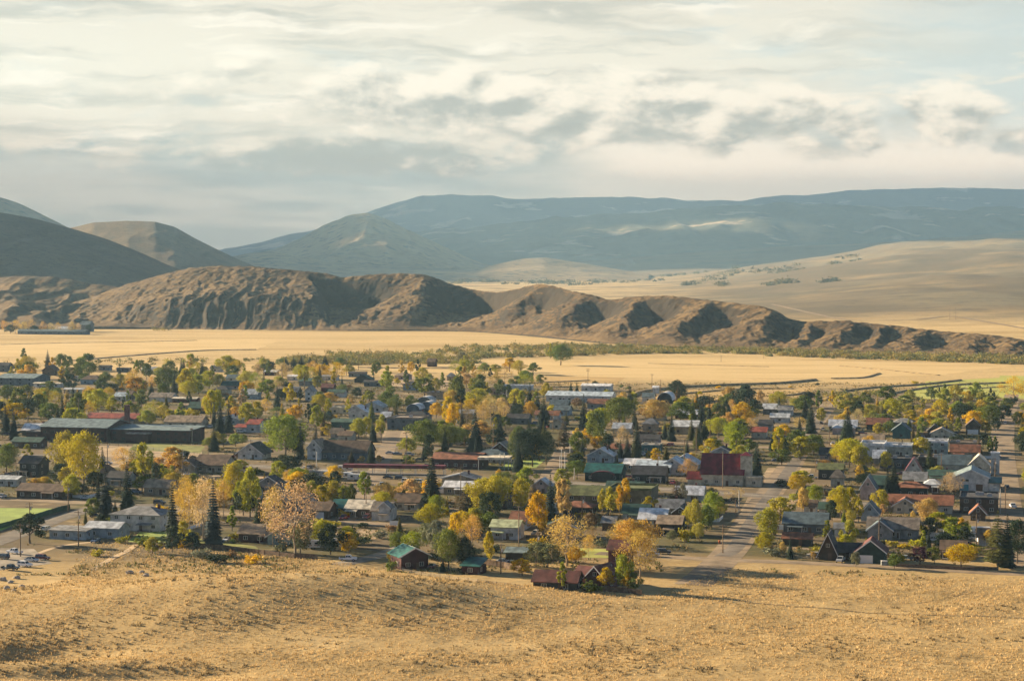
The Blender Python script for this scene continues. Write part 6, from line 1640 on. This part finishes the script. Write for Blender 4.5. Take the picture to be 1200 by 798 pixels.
for o in HS[::1]:
    f = SHORT[o]
    if o.location.y > 1120 or rng.random() < 0.3 or o['category'] != 'house': continue
    ex = Vector((math.cos(f[9]), math.sin(f[9]), 0)); ey = Vector((-math.sin(f[9]), math.cos(f[9]), 0)); c0_ = Vector((f[0], f[1], 0))
    sgn = rng.choice((-1, 1))
    pts_ = [c0_ + ex * sgn * (f[7] / 2 + 1.0) + ey * f[8] * 0.3, c0_ + ex * sgn * (f[7] / 2 + rng.uniform(5, 9)) + ey * f[8] * 0.3]
    pts_.append(pts_[1] + ey * rng.uniform(8, 16)); 
    if any(on_road(p.x, p.y, 4) for p in pts_): continue
    pxs_ = [(600 + F * p.x / p.y, 300 + HC * F / p.y) for p in pts_]
    m_ = rng.choice(['fence_wood', 'fence_grey', 'door_white'])
    fence('yard_fence', pxs_, rng.choice((1.1, 1.7)), M[m_], 'x')
    fo = C.objects[-1]
    while fo.parent: fo = fo.parent
    rel_, sh_ = nearest_land(pxs_[1][0], pxs_[1][1])
    AUTO.append((fo, f"{dict(fence_wood='dark wooden', fence_grey='weathered grey', door_white='white')[m_]} yard fence {rel_} the {sh_}", pxs_[1][0], pxs_[1][1]))
    fo['group'] = 'yard fences between the houses'

# only the 290 leafy trees that show largest stay single; the smaller ones far off become one mass
BL = [(a_, float(a_[0].scale[2]) * float(a_[0].scale[0]) / a_[0].location.y ** 2) for a_ in AUTO if a_[0].name.split('.')[0] == 'broadleaf_tree']
BL.sort(key=lambda q: -q[1])
REST = [q[0] for q in BL[290:]]
def merge_trees(items):
    Vc = []; Cc = []; Vt = []; Ft = []; off = 0
    for (root, lab_, px_, py_) in items:
        mw = np.array(root.matrix_basis)
        for ch in root.children:
            me = ch.data; v = np.zeros(len(me.vertices) * 3, np.float32); me.vertices.foreach_get('co', v); v = v.reshape(-1, 3)
            w_ = v @ mw[:3, :3].T + mw[:3, 3]
            if ch.name.startswith('crown'):
                Vc.append(w_); Cc.append(np.repeat(np.repeat(np.array([ch.color[:3]]), len(w_) // 4, 0) * NR.uniform(0.7, 1.25, (len(w_) // 4, 1)), 4, 0))
            else:
                Ft += [tuple(i + off for i in p.vertices) for p in me.polygons]; Vt.append(w_); off += len(w_)
        for ch in list(root.children): bpy.data.objects.remove(ch)
        bpy.data.objects.remove(root)
    V = np.concatenate(Vc + Vt); nc_ = sum(len(q) for q in Vc)
    Fall = [tuple(range(i, i + 4)) for i in range(0, nc_, 4)] + [tuple(i + nc_ for i in q) for q in Ft]
    me = new_mesh('distant_trees', V, Fall, gmat)
    me.materials.append(M['bark'])
    mi = np.zeros(len(me.polygons), np.int32); mi[nc_ // 4:] = 1; me.polygons.foreach_set('material_index', mi)
    ca = me.color_attributes.new('cover', 'FLOAT_COLOR', 'POINT'); c4 = np.ones((len(V), 4), np.float32); c4[:nc_, :3] = np.concatenate(Cc); ca.data.foreach_set('color', c4.ravel())
    struct(link('distant_trees', me), 'stuff')
if REST:
    keep_ = [a_ for a_ in AUTO if a_ not in REST]
    merge_trees(REST); AUTO[:] = keep_

# settle labels: what one label would share gets its place among its likes
from collections import defaultdict
from collections import Counter
print('COUNTS', Counter(o.name.split('.')[0] for o in C.objects if o.parent is None).most_common(12))
gr = defaultdict(list)
for a_ in AUTO: gr[a_[1]].append(a_)
ORD = ['leftmost', 'second from left', 'third from left', 'fourth from left', 'fifth from left', 'sixth from left', 'seventh from left', 'eighth from left', 'ninth from left', 'tenth from left', 'eleventh from left', 'twelfth from left']
for lab, it in gr.items():
    it.sort(key=lambda q: q[2])
    for i, q in enumerate(it):
        if len(it) == 1: L_ = lab
        elif len(it) == 2: L_ = lab + (', the left one' if i == 0 else ', the right one')
        elif i == len(it) - 1: L_ = lab + ', rightmost'
        else: L_ = lab + ', ' + ORD[min(i, 11)]
        if len(L_.split()) > 16: L_ = ' '.join(L_.replace(' under a ', ', ', 1).split())
        if len(L_.split()) > 16: L_ = ' '.join(w_ for w_ in L_.split() if w_ not in ('mid-sized', 'small', 'low'))
        if len(L_.split()) > 16: L_ = L_.replace(' the ', ' ', 1)
        q[0]['label'] = L_

# ------------------------------------------------------------------ grass, sagebrush, thickets, far woods (nobody could count these)
def blade_field(name, x, y, size, cols, blades, m, zoff=0.0, spread=0.5, flat=1.0):
    n = len(x)
    z = gh(x, y) + zoff
    Vs = []; Cs = []
    for k in range(blades):
        a_ = NR.uniform(0, 6.283, n); r_ = size * spread * NR.uniform(0.1, 1.0, n)
        bx = x + np.cos(a_) * r_ * 0.5; by = y + np.sin(a_) * r_ * 0.5
        h = size * NR.uniform(0.55, 1.15, n) * flat
        ln = size * NR.uniform(0.1, 0.5, n)
        w = size * NR.uniform(0.28, 0.55, n)
        t_ = NR.uniform(0, 6.283, n)
        wx, wy = np.cos(t_) * w, np.sin(t_) * w
        tx, ty = bx + np.cos(a_) * ln, by + np.sin(a_) * ln
        q = np.stack([np.stack([bx - wx * .5, by - wy * .5, z - .05], -1), np.stack([bx + wx * .5, by + wy * .5, z - .05], -1),
                      np.stack([tx + wx * .32, ty + wy * .32, z + h], -1), np.stack([tx - wx * .32, ty - wy * .32, z + h * NR.uniform(.8, 1.0, n)], -1)], 1)
        Vs.append(q.reshape(-1, 3)); Cs.append(np.repeat(cols, 4, 0))
    V = np.concatenate(Vs); cc = np.concatenate(Cs)
    me = new_mesh(name, V, np.arange(len(V), dtype=np.int32).reshape(-1, 4), m)
    at_ = me.color_attributes.new('cover', 'FLOAT_COLOR', 'POINT')
    c4 = np.ones((len(V), 4), np.float32); c4[:, :3] = cc
    at_.data.foreach_set('color', c4.ravel())
    return struct(link(name, me), 'stuff')
NR.seed(301)
def meadow_edge(x, y):      # distance limit of the open meadow, following the back fences
    px = 600 + F * x / y
    lim = np.interp(px, [-200, 0, 60, 110, 220, 300, 380, 470, 600, 760, 860, 1000, 1200, 1400], [690, 690, 690, 635, 643, 650, 657, 672, 692, 700, 668, 673, 680, 684])
    return HC * F / (lim - 300)
n = 210000
y = NR.uniform(405, 672, n); x = NR.uniform(-0.29, 0.29, n) * y
k = y < meadow_edge(x, y) - 1 + 3 * fbm(x / 7, y / 7, 2, 3)
x, y = x[k], y[k]
dn = fbm(x / 17, y / 17, 4, 19)
k = NR.uniform(-0.55, 0.75, len(x)) < dn + 0.25
x, y = x[k], y[k]
sz = 0.16 + 0.36 * NR.uniform(0, 1, len(x)) ** 2
c0 = np.array([0.67, 0.49, 0.24]); c1 = np.array([0.45, 0.31, 0.13]); c2 = np.array([0.26, 0.20, 0.095])
f1 = NR.uniform(0, 1, len(x))[:, None]; f2 = sst(0.1, 0.5, fbm(x / 9, y / 9, 3, 23))[:, None]
cc = c0 * (1 - f1) + c1 * f1; cc = cc * (1 - f2 * 0.6) + c2 * f2 * 0.6
blade_field('dry_grass', x, y, sz, cc, 3, gmat, 0, 0.9)
# sagebrush drifts on the hump; darker clumps stand in for hollow and tree shadow
n = 26000
y = NR.uniform(405, 660, n); x = NR.uniform(-0.29, 0.29, n) * y
k = y < meadow_edge(x, y) - 4; x, y = x[k], y[k]
px = 600 + F * x / y; py = 300 + (HC - gh(x, y)) * F / y
d = fbm(x / 24, y / 15, 4, 29) * 0.75
for (cx, cy, rx, ry, s_) in [(500, 705, 70, 16, 0.75), (330, 690, 200, 22, 0.35), (130, 735, 130, 14, 0.42), (30, 757, 66, 14, 1.5), (130, 787, 130, 8, 1.2), (640, 768, 60, 8, 0.5), (560, 780, 60, 8, 0.5), (780, 762, 40, 6, 0.5), (960, 765, 90, 8, 0.35),
                             (950, 695, 90, 8, 0.5), (1090, 712, 110, 5, 0.5), (990, 668, 110, 4, 0.5), (700, 790, 120, 8, 0.4), (330, 730, 80, 6, 0.4), (1120, 740, 80, 8, 0.3), (20, 690, 40, 14, 0.6), (850, 790, 60, 6, 0.3)]:
    d = d + s_ * np.exp(-((px - cx) / rx) ** 2 - ((py - cy) / ry) ** 2)
k = NR.uniform(0.15, 0.95, len(x)) < d
x, y = x[k], y[k]
sz = NR.uniform(0.30, 0.85, len(x))
f1 = NR.uniform(0, 1, len(x))[:, None]
cc = np.array([0.17, 0.13, 0.065]) * (1 - f1) + np.array([0.31, 0.23, 0.11]) * f1
blade_field('sagebrush', x, y, sz, cc, 7, gmat, 0, 1.2, 0.8)
# weeds and rough grass between the houses
n = 90000
y = NR.uniform(600, 1520, n); x = NR.uniform(-0.28, 0.28, n) * y
k = fbm(x / 14, y / 14, 3, 49) > -0.05; x, y = x[k], y[k]
gx = np.round(RV[:, 0] / 6).astype(int); gy = np.round(RV[:, 1] / 6).astype(int)
occ = set(zip(gx, gy))
k = np.array([not any((int(round(a_ / 6)) + i, int(round(b_ / 6)) + j) in occ for i in (-1, 0, 1) for j in (-1, 0, 1)) for a_, b_ in zip(x, y)])
x, y = x[k], y[k]
f1 = NR.uniform(0, 1, len(x))[:, None]; f2 = (NR.uniform(0, 1, len(x)) < 0.55)[:, None]
cc = np.where(f2, np.array([0.11, 0.115, 0.035]), np.array([0.30, 0.21, 0.085]) * (1 - f1) + np.array([0.12, 0.095, 0.045]) * f1)
blade_field('yard_weeds', x, y, NR.uniform(0.3, 1.0, len(x)), cc, 4, gmat, 0, 1.2, 0.8)

def leafy_mass(name, pts, hs, ws, cols, n_each, size, m):
    """One mass of bushes: leaf sprays over many low mounds."""
    Vs = []; Cs = []
    for (x, y), h, w, c in zip(pts, hs, ws, cols):
        d = rand_dirs(n_each, 0.5); d[:, 2] = np.abs(d[:, 2])
        r = NR.uniform(0.6, 1.08, n_each)[:, None] * (1 + 0.25 * NR.normal(size=(n_each, 1)))
        cpt = np.array([x, y, float(gh(x, y))]) + d * np.array([w, w, h]) * r
        nn = d * 0.8 + NR.normal(size=(n_each, 3)) * 0.5; nn /= np.linalg.norm(nn, axis=1, keepdims=True)
        a_ = np.cross(nn, rand_dirs(n_each)); a_ /= np.linalg.norm(a_, axis=1, keepdims=True); b_ = np.cross(nn, a_)
        s_ = size * NR.uniform(0.5, 1.3, n_each)[:, None]
        Vs.append(np.stack([cpt - a_ * s_, cpt - b_ * s_ * .7, cpt + a_ * s_, cpt + b_ * s_ * .7], 1).reshape(-1, 3))
        Cs.append(np.repeat(np.array([c]) * NR.uniform(0.75, 1.2, (n_each, 1)), 4, 0))
    V = np.concatenate(Vs); me = new_mesh(name, V, np.arange(len(V), dtype=np.int32).reshape(-1, 4), m)
    at_ = me.color_attributes.new('cover', 'FLOAT_COLOR', 'POINT'); c4 = np.ones((len(V), 4), np.float32); c4[:, :3] = np.concatenate(Cs)
    at_.data.foreach_set('color', c4.ravel())
    return struct(link(name, me), 'stuff')
NR.seed(401)
def belt(rows_, n, hr, wr, pal, seed, n_each, size, name, thr=-0.2, sx=60):
    pts = []; hs = []; ws = []; cs = []
    NR.seed(seed)
    t_ = 0
    while len(pts) < n and t_ < n * 20:
        t_ += 1
        r_ = rows_[NR.randint(len(rows_))]
        px = NR.uniform(r_[0], r_[1]); f = (px - r_[0]) / (r_[1] - r_[0]); py = r_[2] + (r_[3] - r_[2]) * f + NR.uniform(-r_[4], r_[4])
        if float(fbm(px / sx, py / 3.0, 3, seed)) < thr: continue
        p = at(px, py, 0.0); h = NR.uniform(*hr)
        pts.append((p.x, p.y)); hs.append(h); ws.append(h * NR.uniform(*wr)); cs.append(pal[NR.randint(len(pal))])
    return leafy_mass(name, pts, hs, ws, cs, n_each, size, gmat)
WILL = [np.array(c) for c in ((0.25, 0.22, 0.05), (0.17, 0.17, 0.045), (0.30, 0.23, 0.06), (0.12, 0.13, 0.045), (0.20, 0.16, 0.055))]
belt([(385, 620, 419, 414, 5), (395, 560, 425, 423, 3), (520, 860, 409, 407, 3), (640, 900, 413, 414, 1.2), (840, 1230, 411, 424, 3.0), (900, 1230, 416, 427, 1.5), (560, 760, 418, 413, 2), (330, 470, 424, 420, 4), (840, 1230, 410, 424, 1.2), (600, 900, 409, 411, 1.0), (640, 1230, 405, 420, 1.0)], 1700, (1.8, 4.4), (0.9, 1.8), WILL, 402, 60, 0.75, 'willow_thicket', -0.55)
belt([(0, 330, 428, 425, 2.5), (240, 420, 424, 419, 2), (100, 300, 424, 422, 1.5), (60, 200, 385, 386, 2.0), (830, 1130, 393, 400, 1.5), (940, 1040, 466, 462, 2), (600, 650, 463, 460, 2), (1060, 1200, 471, 468, 3)], 230, (1.4, 3.4), (0.9, 1.8), WILL, 403, 50, 0.6, 'brushwood', -0.25)
FARW = [np.array(c) for c in ((0.05, 0.06, 0.035), (0.07, 0.075, 0.04), (0.15, 0.125, 0.05), (0.10, 0.095, 0.045))]
belt([(545, 640, 326, 328, 2), (690, 1010, 331, 329, 1.6), (690, 870, 326, 325, 0.8), (800, 990, 336, 331, 1.5), (530, 700, 331, 333, 2.0), (840, 980, 339, 343, 1.5)], 330, (5, 12), (1.0, 2.4), FARW, 404, 40, 2.6, 'far_woods', -0.1, 40)
